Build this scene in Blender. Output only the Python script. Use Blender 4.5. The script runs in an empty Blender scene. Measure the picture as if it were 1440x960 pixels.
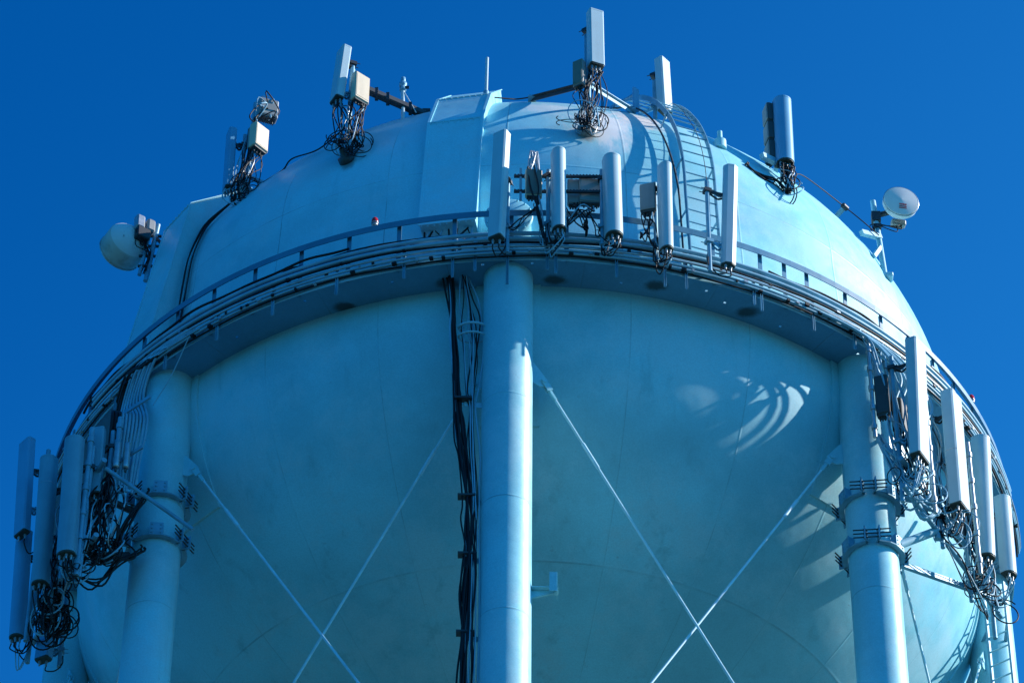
import bpy, math, random
from math import sin, cos, pi, radians, sqrt, atan2, degrees
from mathutils import Vector, Matrix
random.seed(11)
scene = bpy.context.scene
COL = scene.collection
Z0 = 43.8                       # height of the walkway's underside above the ground (m)
V = Vector

# ------------------------------------------------------------------ coordinates
# Tower coordinates: axis at the origin, z = 0 at the walkway's underside, azimuth 0 towards -Y, positive to +X.
def P(az, R, z):
    a = radians(az)
    return V((R*sin(a), -R*cos(a), z))
def hd(az):
    a = radians(az)
    return V((sin(a), -cos(a), 0))
def rt(az):
    a = radians(az)
    return V((cos(a), sin(a), 0))
UP = V((0, 0, 1))
DA, DC, DB = 7.74, 2.65, 5.84    # upper shell: radius, springing height, rise
BA, BB, BC = 7.93, 5.55, -.20     # lower bowl: radius, depth, height where it starts to round
RL, RW = 8.09, 8.58              # leg circle, walkway edge
LEG_R = 0.40
LEG0 = -2.4
def shell_R(z):
    if z <= DC: return BA + (DA-BA)*max(0, z)/DC
    return DA*sqrt(max(0, 1-((z-DC)/DB)**2))
def bowl_R(z): return BA if z>BC else BA*sqrt(max(0,1-((z-BC)/BB)**2))
def dome_pt(az, z, off=0.0):
    R = shell_R(z)
    if z <= DC: return P(az, R+off, z)
    n = V((R/DA**2, 0, (z-DC)/DB**2)).normalized()
    return P(az, R+n.x*off, z+n.z*off)
def dome_t(az, t, off=0.0):      # t: profile angle on the upper shell, t < 0: metres below the springing
    if t <= 0:
        return P(az, shell_R(DC+t)+off, DC+t)
    R = DA*cos(t); z = DC+DB*sin(t)
    n = V((cos(t)/DA, 0, sin(t)/DB)).normalized()
    return P(az, R+n.x*off, z+n.z*off)

# ------------------------------------------------------------------ mesh builder
class MB:
    def __init__(self): self.v=[]; self.f=[]; self.s=[]; self.uv=[]
    def add(self, vs, fs, smooth=False, uvs=None):
        o=len(self.v); self.v += [V(x) for x in vs]
        for i,f in enumerate(fs):
            self.f.append([k+o for k in f]); self.s.append(smooth)
            self.uv.append(uvs[i] if uvs else None)
        return self
    def box(self, c, x, y, z, dx, dy, dz, bev=0.0):
        c=V(c); x=V(x).normalized(); y=V(y).normalized(); z=V(z).normalized()
        if bev<=0:
            vs=[c+x*(sx*dx/2)+y*(sy*dy/2)+z*(sz*dz/2) for sz in(-1,1) for sy in(-1,1) for sx in(-1,1)]
            return self.add(vs,[(0,2,3,1),(4,5,7,6),(0,1,5,4),(2,6,7,3),(0,4,6,2),(1,3,7,5)])
        b=min(bev,dx*.45,dy*.45,dz*.45); vs=[]; idx={}
        for sx in(-1,1):
            for sy in(-1,1):
                for sz in(-1,1):
                    for k in range(3):
                        e=[dx/2-b,dy/2-b,dz/2-b]; e[k]+=b
                        idx[(sx,sy,sz,k)]=len(vs); vs.append(c+x*(sx*e[0])+y*(sy*e[1])+z*(sz*e[2]))
        fs=[]; S=(-1,1)
        for k in range(3):
            for s in S:
                q=[]
                for (a,b2) in((-1,-1),(1,-1),(1,1),(-1,1)):
                    t=[0,0,0]; t[k]=s; t[(k+1)%3]=a; t[(k+2)%3]=b2; q.append(idx[(t[0],t[1],t[2],k)])
                fs.append(q if s>0 else q[::-1])
        for k in range(3):
            i,j=(k+1)%3,(k+2)%3
            for a in S:
                for b2 in S:
                    def g(sk,ax):
                        t=[0,0,0]; t[k]=sk; t[i]=a; t[j]=b2; return idx[(t[0],t[1],t[2],ax)]
                    q=[g(-1,i),g(1,i),g(1,j),g(-1,j)]
                    fs.append(q if a*b2<0 else q[::-1])
        for sx in S:
            for sy in S:
                for sz in S:
                    q=[idx[(sx,sy,sz,k)] for k in range(3)]
                    fs.append(q if sx*sy*sz>0 else q[::-1])
        return self.add(vs,fs)
    def beam(self, a, b, w, h, side=None, bev=0.0):
        a=V(a); b=V(b); d=(b-a); L=d.length; d.normalize()
        if side is None: side = d.cross(UP) if abs(d.z)<.95 else V((1,0,0))
        side=V(side); side=(side-d*side.dot(d)).normalized(); u=side.cross(d)
        return self.box((a+b)/2, side, d, u, w, L, h, bev)
    def tube(self, pts, r, n=8, cap=True, uvv=None):
        pts=[V(p) for p in pts]; m=len(pts); rr = r if isinstance(r,(list,tuple)) else [r]*m
        T=[]
        for i in range(m):
            t=pts[min(i+1,m-1)]-pts[max(i-1,0)]
            T.append(t.normalized() if t.length>1e-9 else V((0,0,1)))
        N=T[0].orthogonal().normalized(); vs=[]
        for i in range(m):
            N=(N-T[i]*N.dot(T[i]))
            N=N.normalized() if N.length>1e-6 else T[i].orthogonal().normalized()
            B=T[i].cross(N)
            for k in range(n):
                a=2*pi*k/n; vs.append(pts[i]+N*(rr[i]*cos(a))+B*(rr[i]*sin(a)))
        fs=[(i*n+k,i*n+(k+1)%n,(i+1)*n+(k+1)%n,(i+1)*n+k) for i in range(m-1) for k in range(n)]
        self.add(vs,fs,True)
        if cap and m>1:
            self.add(vs[:n],[tuple(range(n))[::-1]]); self.add(vs[-n:],[tuple(range(n))])
        return self
    def lathe(self, o, axis, prof, n=48, smooth=True, a0=0, a1=2*pi, xdir=None, uvf=None):
        # prof: list of (radius, height along axis)
        o=V(o); axis=V(axis).normalized(); x=V(xdir) if xdir else axis.orthogonal(); x=(x-axis*x.dot(axis)).normalized(); y=axis.cross(x)
        full=abs(a1-a0-2*pi)<1e-6; N=n if full else n+1; vs=[]
        for (r,h) in prof:
            for k in range(N):
                a=a0+(a1-a0)*k/n; vs.append(o+axis*h+x*(r*cos(a))+y*(r*sin(a)))
        fs=[];uv=[]
        for i in range(len(prof)-1):
            for k in range(n):
                k2=(k+1)%N
                fs.append((i*N+k,i*N+k2,(i+1)*N+k2,(i+1)*N+k))
                u0=a0+(a1-a0)*k/n; u1=a0+(a1-a0)*(k+1)/n
                if uvf: uv.append([uvf(u0,prof[i]),uvf(u1,prof[i]),uvf(u1,prof[i+1]),uvf(u0,prof[i+1])])
        return self.add(vs,fs,smooth,uv if uvf else None)
    def cyl(self, a, b, r, n=16):
        a=V(a); b=V(b); d=(b-a); L=d.length
        self.lathe(a,d,[(r,0),(r,L)],n)
        self.lathe(a,d,[(0,0),(r,0)],n,False); self.lathe(a,d,[(r,L),(0,L)],n,False)
        return self
    def prism(self, poly, o, x, y, axis_vec, smooth_sides=False):
        o=V(o); x=V(x); y=V(y); h=V(axis_vec); n=len(poly)
        lo=[o+x*p[0]+y*p[1] for p in poly]; hi=[p+h for p in lo]
        area=sum(poly[i][0]*poly[(i+1)%n][1]-poly[(i+1)%n][0]*poly[i][1] for i in range(n))
        flip = (x.cross(y).dot(h)*area)<0
        fs=[(i,(i+1)%n,n+(i+1)%n,n+i) for i in range(n)]
        if flip: fs=[f[::-1] for f in fs]
        self.add(lo+hi,fs,smooth_sides)
        b=tuple(range(n)); self.add(lo,[b if flip else b[::-1]]); self.add(hi,[b[::-1] if flip else b])
        return self
    def ringbeam(self, R0, R1, z0, z1, az0, az1, step=2.0, drop=None):
        n=max(2,int(abs(az1-az0)/step)); vs=[]
        full=abs(az1-az0-360)<1e-6
        for k in range(n+1):
            a=az0+(az1-az0)*k/n; dz=drop(a) if drop else 0
            vs += [P(a,R0,z0+dz),P(a,R1,z0+dz),P(a,R1,z1+dz),P(a,R0,z1+dz)]
        fs=[(4*k+j,4*k+4+j,4*k+4+(j+1)%4,4*k+(j+1)%4) for k in range(n) for j in range(4)]
        if not full: fs += [(0,1,2,3),(4*n+3,4*n+2,4*n+1,4*n)]
        return self.add(vs,fs)
    def build(self, name, mat, parent=None, origin=None):
        org = ORG[parent.name] if parent else V(origin if origin is not None else (0,0,0))
        me=bpy.data.meshes.new(name)
        me.from_pydata([tuple(p-org) for p in self.v],[],self.f)
        me.polygons.foreach_set('use_smooth',self.s)
        if any(u for u in self.uv):
            L=me.uv_layers.new(name='UVMap'); i=0
            for f,u in zip(self.f,self.uv):
                for k in range(len(f)):
                    if u: L.data[i].uv=u[k]
                    i+=1
        me.materials.append(mat); me.update()
        o=bpy.data.objects.new(name,me); COL.objects.link(o)
        if parent: o.parent=parent; ORG[o.name]=ORG[parent.name]
        else: o.location=org+V((0,0,Z0)); ORG[o.name]=org
        return o
ORG={}
def tag(o,label,cat,group=None,kind=None):
    o['label']=label; o['category']=cat
    if group: o['group']=group
    if kind: o['kind']=kind
    return o
def thing(name,label,cat,loc,group=None):
    o=bpy.data.objects.new(name,None); COL.objects.link(o); o.empty_display_size=.2
    loc=V(loc); o.location=loc+V((0,0,Z0)); ORG[o.name]=loc
    return tag(o,label,cat,group)
def crv(pts, k=6):                       # Catmull-Rom
    pts=[V(p) for p in pts]; q=[pts[0]*2-pts[1]]+pts+[pts[-1]*2-pts[-2]]; out=[]
    for i in range(1,len(q)-2):
        a,b,c,d=q[i-1:i+3]
        for j in range(k):
            t=j/k; out.append(.5*((2*b)+(c-a)*t+(2*a-5*b+4*c-d)*t*t+(3*b-a-3*c+d)*t**3))
    out.append(pts[-1]); return out
def rv(s): return V((random.uniform(-s,s),random.uniform(-s,s),random.uniform(-s,s)))

# ------------------------------------------------------------------ materials
def mat(name, col, rough=.5, metal=0.0, var=.12, vscale=1.5, bump=.0, bscale=60, spec=.5, grime=0.0, grime_col=(.12,.13,.12)):
    m=bpy.data.materials.new(name); m.use_nodes=True; nt=m.node_tree; N=nt.nodes; L=nt.links; b=N['Principled BSDF']
    b.inputs['Roughness'].default_value=rough; b.inputs['Metallic'].default_value=metal
    b.inputs['Specular IOR Level'].default_value=spec
    tc=N.new('ShaderNodeTexCoord'); n1=N.new('ShaderNodeTexNoise'); n1.inputs['Scale'].default_value=vscale; n1.inputs['Detail'].default_value=6; n1.inputs['Roughness'].default_value=.62
    L.new(tc.outputs['Object'],n1.inputs['Vector'])
    mp=N.new('ShaderNodeMapRange'); mp.inputs['From Min'].default_value=.3; mp.inputs['From Max'].default_value=.7; mp.inputs['To Min'].default_value=1-var; mp.inputs['To Max'].default_value=1+var
    L.new(n1.outputs['Fac'],mp.inputs['Value'])
    mx=N.new('ShaderNodeVectorMath'); mx.operation='SCALE'; mx.inputs[0].default_value=col
    L.new(mp.outputs[0],mx.inputs['Scale']); out=mx.outputs[0]
    if grime>0:
        mpg=N.new('ShaderNodeMapping'); mpg.inputs['Scale'].default_value=(3.5,3.5,.35); L.new(tc.outputs['Object'],mpg.inputs['Vector'])
        n3=N.new('ShaderNodeTexNoise'); n3.inputs['Scale'].default_value=1.6; n3.inputs['Detail'].default_value=7; L.new(mpg.outputs[0],n3.inputs['Vector'])
        r3=N.new('ShaderNodeMapRange'); r3.inputs['From Min'].default_value=.52; r3.inputs['From Max'].default_value=.75; r3.inputs['To Max'].default_value=grime; L.new(n3.outputs['Fac'],r3.inputs['Value'])
        mg=N.new('ShaderNodeMix'); mg.data_type='RGBA'; L.new(r3.outputs[0],mg.inputs['Factor']); L.new(out,mg.inputs['A']); mg.inputs['B'].default_value=(*grime_col,1); out=mg.outputs['Result']
    L.new(out,b.inputs['Base Color'])
    if bump>0:
        n2=N.new('ShaderNodeTexNoise'); n2.inputs['Scale'].default_value=bscale; n2.inputs['Detail'].default_value=3; L.new(tc.outputs['Object'],n2.inputs['Vector'])
        bp=N.new('ShaderNodeBump'); bp.inputs['Strength'].default_value=bump; bp.inputs['Distance'].default_value=.01; L.new(n2.outputs['Fac'],bp.inputs['Height']); L.new(bp.outputs[0],b.inputs['Normal'])
    m['out']=0
    return m

PAINT=(.30,.69,.78)
def tank_paint(name, seams_u=True, zlines=(), zstep=None, stains=(), mineral=False, col=PAINT, rough=.42, streaky=.35,seamk=1.0):
    """Weathered pale-blue tank paint; UV: u in plates, v in metres of height."""
    m=bpy.data.materials.new(name); m.use_nodes=True; nt=m.node_tree; N=nt.nodes; L=nt.links; b=N['Principled BSDF']
    b.inputs['Roughness'].default_value=rough
    tc=N.new('ShaderNodeTexCoord'); sp=N.new('ShaderNodeSeparateXYZ'); L.new(tc.outputs['UV'],sp.inputs[0])
    def M(op,a,bb=None,c=None):
        n=N.new('ShaderNodeMath'); n.operation=op
        for i,x in enumerate((a,bb,c)):
            if x is None: continue
            if isinstance(x,(int,float)): n.inputs[i].default_value=x
            else: L.new(x,n.inputs[i])
        return n.outputs[0]
    def noise(scale,detail=6,vec=None,rough=.6,mapscale=None):
        n=N.new('ShaderNodeTexNoise'); n.inputs['Scale'].default_value=scale; n.inputs['Detail'].default_value=detail; n.inputs['Roughness'].default_value=rough
        v=vec or tc.outputs['Object']
        if mapscale:
            mp=N.new('ShaderNodeMapping'); mp.inputs['Scale'].default_value=mapscale; L.new(v,mp.inputs['Vector']); v=mp.outputs[0]
        L.new(v,n.inputs['Vector']); return n.outputs['Fac']
    def ramp(x,a,b2,lo=0.0,hi=1.0):
        r=N.new('ShaderNodeMapRange'); r.interpolation_type='SMOOTHSTEP'
        r.inputs['From Min'].default_value=a; r.inputs['From Max'].default_value=b2; r.inputs['To Min'].default_value=lo; r.inputs['To Max'].default_value=hi
        L.new(x,r.inputs['Value']); return r.outputs[0]
    def mix(f,a,bcol):
        n=N.new('ShaderNodeMix'); n.data_type='RGBA'; L.new(f,n.inputs['Factor'])
        if isinstance(a,tuple): n.inputs['A'].default_value=(*a,1)
        else: L.new(a,n.inputs['A'])
        if isinstance(bcol,tuple): n.inputs['B'].default_value=(*bcol,1)
        else: L.new(bcol,n.inputs['B'])
        return n.outputs['Result']
    c0=col; 
    big=ramp(noise(.33,5),.38,.66)
    cl=mix(big,tuple(x*.84 for x in c0),tuple(min(1,x*1.08) for x in c0))
    chalk=ramp(noise(.45,9,rough=.72),.46,.62,0,.75)
    cl=mix(chalk,cl,tuple(.72*x+.28*y for x,y in zip(c0,(.72,.66,.64))) if c0[1]>.5 else tuple(x*1.08 for x in c0))
    st=ramp(noise(1.0,8,mapscale=(2.4,2.4,.16),rough=.65),.54,.74,0,streaky)
    cl=mix(st,cl,tuple(x*.72 for x in c0))
    sm=ramp(noise(5.,9,rough=.75,mapscale=(.7,.7,1.6)),.62,.72,0,.5)
    cl=mix(sm,cl,(.22,.33,.38))
    fine=ramp(noise(38,3),.3,.7,.94,1.05)
    sc=N.new('ShaderNodeVectorMath'); sc.operation='SCALE'; L.new(cl,sc.inputs[0]); L.new(fine,sc.inputs['Scale']); cl=sc.outputs[0]
    # weld seams
    d=None
    if seams_u:
        fr=M('FRACT',M('ADD',sp.outputs['X'],100.5)); d=M('MULTIPLY',M('ABSOLUTE',M('SUBTRACT',fr,.5)),2.0)   # metres approx (plate 2 m)
    for z in zlines:
        q=M('ABSOLUTE',M('SUBTRACT',sp.outputs['Y'],float(z))); d=q if d is None else M('MINIMUM',d,q)
    if zstep:
        fr=M('FRACT',M('ADD',M('DIVIDE',sp.outputs['Y'],zstep[1]),100.5-zstep[0]/zstep[1])); q=M('MULTIPLY',M('ABSOLUTE',M('SUBTRACT',fr,.5)),zstep[1]); d=q if d is None else M('MINIMUM',d,q)
    hgt=None
    if d is not None:
        line=ramp(d,.003,.013,1,0); wear=ramp(noise(1.1,5),.40,.66,.08*seamk,.62*seamk)
        cl=mix(M('MULTIPLY',line,wear),cl,(.10,.16,.19)); hgt=ramp(d,.0,.03,.003,0)
    for (x,y,z,rx,ry,rz,scol,amt,nsc) in stains:
        mp=N.new('ShaderNodeMapping'); mp.vector_type='TEXTURE'; mp.inputs['Location'].default_value=(x,y,z+Z0); mp.inputs['Scale'].default_value=(rx,ry,rz); L.new(tc.outputs['Object'],mp.inputs['Vector'])
        ln=N.new('ShaderNodeVectorMath'); ln.operation='LENGTH'; L.new(mp.outputs[0],ln.inputs[0])
        q=M('ADD',ln.outputs['Value'],M('MULTIPLY',M('SUBTRACT',noise(nsc[0],6,mapscale=nsc[1],rough=.7),.5),nsc[2]))
        cl=mix(ramp(q,.35,1.0,amt,0),cl,scol)
    L.new(cl,b.inputs['Base Color'])
    bp=N.new('ShaderNodeBump'); bp.inputs['Strength'].default_value=1.0; bp.inputs['Distance'].default_value=1.0
    h2=M('ADD',M('MULTIPLY',noise(.7,3),.02),M('MULTIPLY',noise(90,2),.0006))
    if hgt is not None: h2=M('ADD',h2,hgt)
    L.new(h2,bp.inputs['Height']); L.new(bp.outputs[0],b.inputs['Normal'])
    rr=ramp(noise(2.2,5),.3,.7,rough-.07,rough+.14); L.new(rr,b.inputs['Roughness'])
    return m

RUST=(.16,.10,.07); WHITE=(.95,.88,.84); SOOT=(.03,.045,.05)
M_DOME=tank_paint('dome paint',True,zlines=(3.02,),stains=[
    (1.25,-7.3,4.5,.75,1.0,1.15,WHITE,.9,(1.5,(3.2,3.2,.35),1.7)),
    (1.9,-6.8,5.2,.7,.8,.75,(.80,.70,.66),.9,(1.5,(3.2,3.2,.35),1.6)),
    (.3,-7.0,5.2,.6,.8,.5,WHITE,.5,(1.5,(3.5,3.5,.4),1.7)),
    (.96,-7.5,4.05,.22,.5,.35,RUST,.7,(4,(1,1,.4),1.2)),
    (-3.1,-6.9,3.9,.16,.4,.35,RUST,.7,(4,(1,1,.4),1.2)),
    (-2.4,-6.6,5.05,.5,.6,.25,WHITE,.45,(2,(3.5,3.5,.6),1.8)),
    (-4.1,-6.2,4.45,.35,.5,.22,WHITE,.4,(2,(2,2,.8),1.8)),
    ])
M_BOWL=tank_paint('bowl paint',True,zlines=(-3.99,),streaky=.75,seamk=.6)
M_LEG=tank_paint('leg paint',False,zlines=(-2.80,-4.91,-7.1,-9.25,-11.4),streaky=.65)
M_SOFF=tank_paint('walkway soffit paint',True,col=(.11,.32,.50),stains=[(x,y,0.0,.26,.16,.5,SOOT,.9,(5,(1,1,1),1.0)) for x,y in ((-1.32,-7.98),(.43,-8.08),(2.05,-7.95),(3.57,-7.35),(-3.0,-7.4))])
M_PAINT=tank_paint('steelwork paint',False,streaky=.25,col=(.30,.60,.72))
M_RAIL=tank_paint('rail paint',False,streaky=.25,col=(.07,.22,.34))
M_PLATE=tank_paint('cover plate paint',False,streaky=.3)
M_WHITE=mat('antenna white',(.48,.62,.66),.38,var=.06,grime=.25,grime_col=(.33,.36,.36))
M_ROD=mat('brace rod paint',(.50,.76,.84),.4,var=.12,vscale=5)
M_TEALP=mat('antenna weathered blue grey',(.17,.37,.47),.45,var=.1,grime=.3)
M_BLUEP=mat('antenna painted blue',(.13,.38,.58),.42,var=.08,grime=.2)
M_CAP=mat('antenna end cap',(.045,.055,.045),.55)
M_TAN=mat('radio unit beige',(.72,.58,.40),.5,var=.08,grime=.3,grime_col=(.3,.26,.2))
M_GREY=mat('radio unit grey',(.30,.31,.30),.5,var=.1,grime=.3)
M_DARK=mat('dark equipment casing',(.055,.06,.06),.5,var=.25)
M_BLACK=mat('black cable jacket',(.012,.012,.014),.55,var=.3,spec=.3)
M_CABLEB=mat('cable painted blue',(.24,.46,.58),.45,var=.2)
M_GALV=mat('galvanised steel',(.46,.49,.50),.38,.65,var=.2,vscale=8)
M_STEEL=mat('painted mounting steel',(.17,.38,.50),.45,.1,var=.2,vscale=4,grime=.3)
M_DKSTEEL=mat('dark weathered steel',(.045,.05,.055),.5,.2,var=.3)
M_DISH=mat('dish radome',(.74,.74,.72),.5,var=.05,grime=.2,grime_col=(.45,.42,.36))
M_DRUM=mat('dish drum weathered',(.60,.58,.52),.55,var=.1,grime=.6,grime_col=(.26,.2,.13))
M_RED=mat('red lamp glass',(.55,.02,.015),.15)
M_MARK=mat('red printed mark',(.5,.04,.05),.5)
M_GMARK=mat('grey printed mark',(.12,.14,.16),.5)
M_LABEL=mat('white sticker',(.78,.78,.76),.45)

# ------------------------------------------------------------------ world, sun, camera
SUN_AZ, SUN_EL = 93.0, 31.5     # azimuth from the camera side, towards +X
sd=V((sin(radians(SUN_AZ))*cos(radians(SUN_EL)),-cos(radians(SUN_AZ))*cos(radians(SUN_EL)),sin(radians(SUN_EL))))
w=bpy.data.worlds.new('World'); scene.world=w; w.use_nodes=True; nt=w.node_tree
bg=nt.nodes['Background']; sky=nt.nodes.new('ShaderNodeTexSky'); sky.sky_type='NISHITA'; sky.sun_disc=False
sky.sun_elevation=radians(SUN_EL); sky.sun_rotation=atan2(sd.x,sd.y); sky.altitude=300; sky.air_density=1.0; sky.dust_density=.4; sky.ozone_density=2.5
tint=nt.nodes.new('ShaderNodeVectorMath'); tint.operation='MULTIPLY'; tint.inputs[1].default_value=(.012,.52,1.0)
tcw=nt.nodes.new('ShaderNodeTexCoord'); dt=nt.nodes.new('ShaderNodeVectorMath'); dt.operation='DOT_PRODUCT'; gd=V((.62,.10,-.78)).normalized(); dt.inputs[1].default_value=gd
nt.links.new(tcw.outputs['Generated'],dt.inputs[0])
gr=nt.nodes.new('ShaderNodeMapRange'); gr.interpolation_type='SMOOTHSTEP'; c0_=V((0,cos(radians(43)),sin(radians(43)))).dot(gd)
gr.inputs['From Min'].default_value=c0_-.15; gr.inputs['From Max'].default_value=c0_+.15; nt.links.new(dt.outputs['Value'],gr.inputs['Value'])
gm_=nt.nodes.new('ShaderNodeMix'); gm_.data_type='RGBA'; gm_.inputs['A'].default_value=(.004,.39,.85,1); gm_.inputs['B'].default_value=(.06,.62,1.08,1); nt.links.new(gr.outputs[0],gm_.inputs['Factor'])
nt.links.new(gm_.outputs['Result'],tint.inputs[1])
nt.links.new(sky.outputs[0],tint.inputs[0]); nt.links.new(tint.outputs[0],bg.inputs['Color']); bg.inputs['Strength'].default_value=.15
sl=bpy.data.lights.new('sun','SUN'); sl.energy=4.9; sl.angle=radians(.53); sl.color=(1,.96,.91)
so=bpy.data.objects.new('sun',sl); COL.objects.link(so); so.rotation_euler=sd.to_track_quat('Z','Y').to_euler(); so.location=(60,10,90)
cd=bpy.data.cameras.new('camera'); cam=bpy.data.objects.new('camera',cd); COL.objects.link(cam); scene.camera=cam
cd.sensor_width=36; cd.lens=5300.04/1440*36; cd.clip_start=.5; cd.clip_end=20000
pi_,ya,ro=[radians(x) for x in (42.9075,-.3525,.571)]
fw=V((sin(ya)*cos(pi_),cos(ya)*cos(pi_),sin(pi_))); r0=V((cos(ya),-sin(ya),0)); u0=r0.cross(fw)
rr_=r0*cos(ro)+u0*sin(ro); uu=u0*cos(ro)-r0*sin(ro)
cam.matrix_world=Matrix(((rr_.x,uu.x,-fw.x,0),(rr_.y,uu.y,-fw.y,-52),(rr_.z,uu.z,-fw.z,Z0-42.19),(0,0,0,1)))
vs=scene.view_settings; vs.view_transform='Standard'; vs.look='None'; vs.exposure=.42; vs.gamma=1; vs.use_curve_mapping=False

# ------------------------------------------------------------------ ground
gm=mat('bounce-tinted grass',(.007,.064,.062),.9,var=.35,vscale=.05,bump=.3,bscale=8)  # unseen grass sheet, coloured teal to shape the light bounced onto the bowl
g=MB(); n=64
g.add([(0,0,-Z0)]+[(9000*cos(2*pi*k/n),9000*sin(2*pi*k/n),-Z0) for k in range(n)],[(0,k+1,(k+1)%n+1) for k in range(n)])
go=g.build('ground',gm); go['kind']='structure'

# ------------------------------------------------------------------ the water tower
TW=thing('water_tower','large pale blue steel water tank on round legs with a railed walkway','water tower',(0,0,-Z0))
def az_of(a): return degrees(a)
UVF=lambda shift: (lambda a,pr: ((degrees(a)-90+180-180+3+0)/15.0, pr[1]))
# lathe x-direction is -Y (azimuth 0) and turns towards +X
def uvf(a,pr): return ((degrees(a)+3.0)/15.0, pr[1])
XD=(0,-1,0)
m=MB(); prof=[(shell_R(z),z) for z in (0.1,.6,1.2,1.8,2.3,DC)]+[(DA*cos(t),DC+DB*sin(t)) for t in [radians(90*i/40) for i in range(1,40)]]+[(.02,DC+DB)]
m.lathe((0,0,0),UP,prof,192,True,xdir=XD,uvf=uvf)
m.build('dome',M_DOME,TW)
m=MB(); prof=[(BA*cos(t),BC-BB*sin(t)) for t in [radians(90*i/36) for i in range(36,-1,-1)]]+[(BA,-.1),(BA,0)]; prof[0]=(.02,BC-BB)
m.lathe((0,0,0),UP,prof,192,True,xdir=XD,uvf=uvf)
m.build('bowl',M_BOWL,TW)
m=MB(); m.lathe((0,0,-5.3),V((0,0,-1)),[(.9,-.3),(.9,Z0-5.3)],40,True); m.build('riser_pipe',M_LEG,TW)
# walkway deck with real drain holes
holes=[(-25.8,8.38),(-35.7,8.22),(-5.1,8.45),(.3,8.45),(10.5,8.15),(20.1,8.35),(30.4,8.12),(40.5,8.35),(22.8,8.2),(50.5,8.3),(-45.5,8.3),(60.,8.2),(-15.5,8.3)]
def deck():
    m=MB(); t=.014; hw=.022
    hs=sorted(holes); az=[-180.0]
    while az[-1]<180:
        nx=min(az[-1]+2,180)
        for (ha,hr) in hs:
            dw=degrees(hw/hr)
            for e in (ha-dw,ha+dw):
                if az[-1]+1e-6<e<nx-1e-6: nx=e
        az.append(nx)
    for a0,a1 in zip(az[:-1],az[1:]):
        hr=[h for h in hs if abs((a0+a1)/2-h[0])<degrees(hw/h[1])*.99]
        Rs=[BA-.01,8.1,8.35,RW] if not hr else [BA-.01,hr[0][1]-hw,hr[0][1]+hw,RW]
        for j,(ra,rb) in enumerate(zip(Rs[:-1],Rs[1:])):
            if hr and j==1:
                for (q0,r0_,q1,r1_) in ((a0,ra,a1,ra),(a1,ra,a1,rb),(a1,rb,a0,rb),(a0,rb,a0,ra)):
                    m.add([P(q0,r0_,0),P(q1,r1_,0),P(q1,r1_,t),P(q0,r0_,t)],[(0,1,2,3)])
                continue
            uv=[[((q+9)/15.0,0.5) for q in (a0,a0,a1,a1)]]
            m.add([P(a0,ra,0),P(a0,rb,0),P(a1,rb,0),P(a1,ra,0)],[(0,1,2,3)],False,uv)
            m.add([P(a0,ra,t),P(a1,ra,t),P(a1,rb,t),P(a0,rb,t)],[(0,1,2,3)])
    return m
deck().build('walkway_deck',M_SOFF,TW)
m=MB(); m.ringbeam(RW,RW+.012,-.05,.17,-180,180,2); m.ringbeam(RW-.09,RW,.15,.162,-180,180,2); m.build('walkway_fascia',M_PAINT,TW)
# guardrail: angle-section top rail, flat mid rail, posts
m=MB(); m.ringbeam(RW-.07,RW+.03,1.045,1.06,-180,180,2); m.ringbeam(RW+.018,RW+.03,.935,1.045,-180,180,2); m.build('top_rail',M_RAIL,TW)
m=MB(); m.ringbeam(RW-.03,RW-.018,.53,.60,-180,180,2); m.build('mid_rail',M_RAIL,TW)
posts=[-96,-85,-73,-61.6,-49.4,-43.5,-37.8,-32,-26,-20.2,-14.4,-8.2,-2,4,10,15,20.5,26.3,29.4,32.4,37.9,43.5,48.3,53.2,58,63,73,83,94,106,118,130,142,154,166,178,190,202,214,226,238,250]
for a in posts:
    m=MB(); m.box(P(a,RW-.055,.52),rt(a),hd(a),UP,.075,.012,1.04); m.box(P(a,RW-.08,.52),rt(a),hd(a),UP,.010,.045,1.04)
    m.build('rail_post',M_PAINT if len(posts)%2 else M_RAIL,TW)
# slotted hangers under the conduits
for a,zl in ((-44,-.3),(-36.2,-.34),(-28.8,-.34),(-21.1,-.34),(-13.5,-.3),(-8.2,-.4),(-5.8,-.3),(-2.35,-.62),(1.9,-.3),(2.8,-.38),(9.3,-.36),(14.6,-.4),(17.,-.36),(24.9,-.3),(25.8,-.38),(32.4,-.36),(38.1,-.3),(46,-.3),(55,-.3),(64,-.3),(-53,-.3),(-64,-.3),(-75,-.3)):
    m=MB(); R=RW+.045
    m.box(P(a,R,(zl+.5)/2),rt(a),hd(a),UP,.046,.012,.5-zl); m.box(P(a-.12,R+.014,(zl+.5)/2),rt(a),hd(a),UP,.006,.03,.5-zl); m.box(P(a+.12,R+.014,(zl+.5)/2),rt(a),hd(a),UP,.006,.03,.5-zl)
    k=0
    zz=zl+.03
    while zz<-.02: m.box(P(a,R-.0075,zz),rt(a),hd(a),UP,.016,.004,.03); zz+=.05
    m.build('conduit_hanger',M_STEEL,TW)
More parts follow.
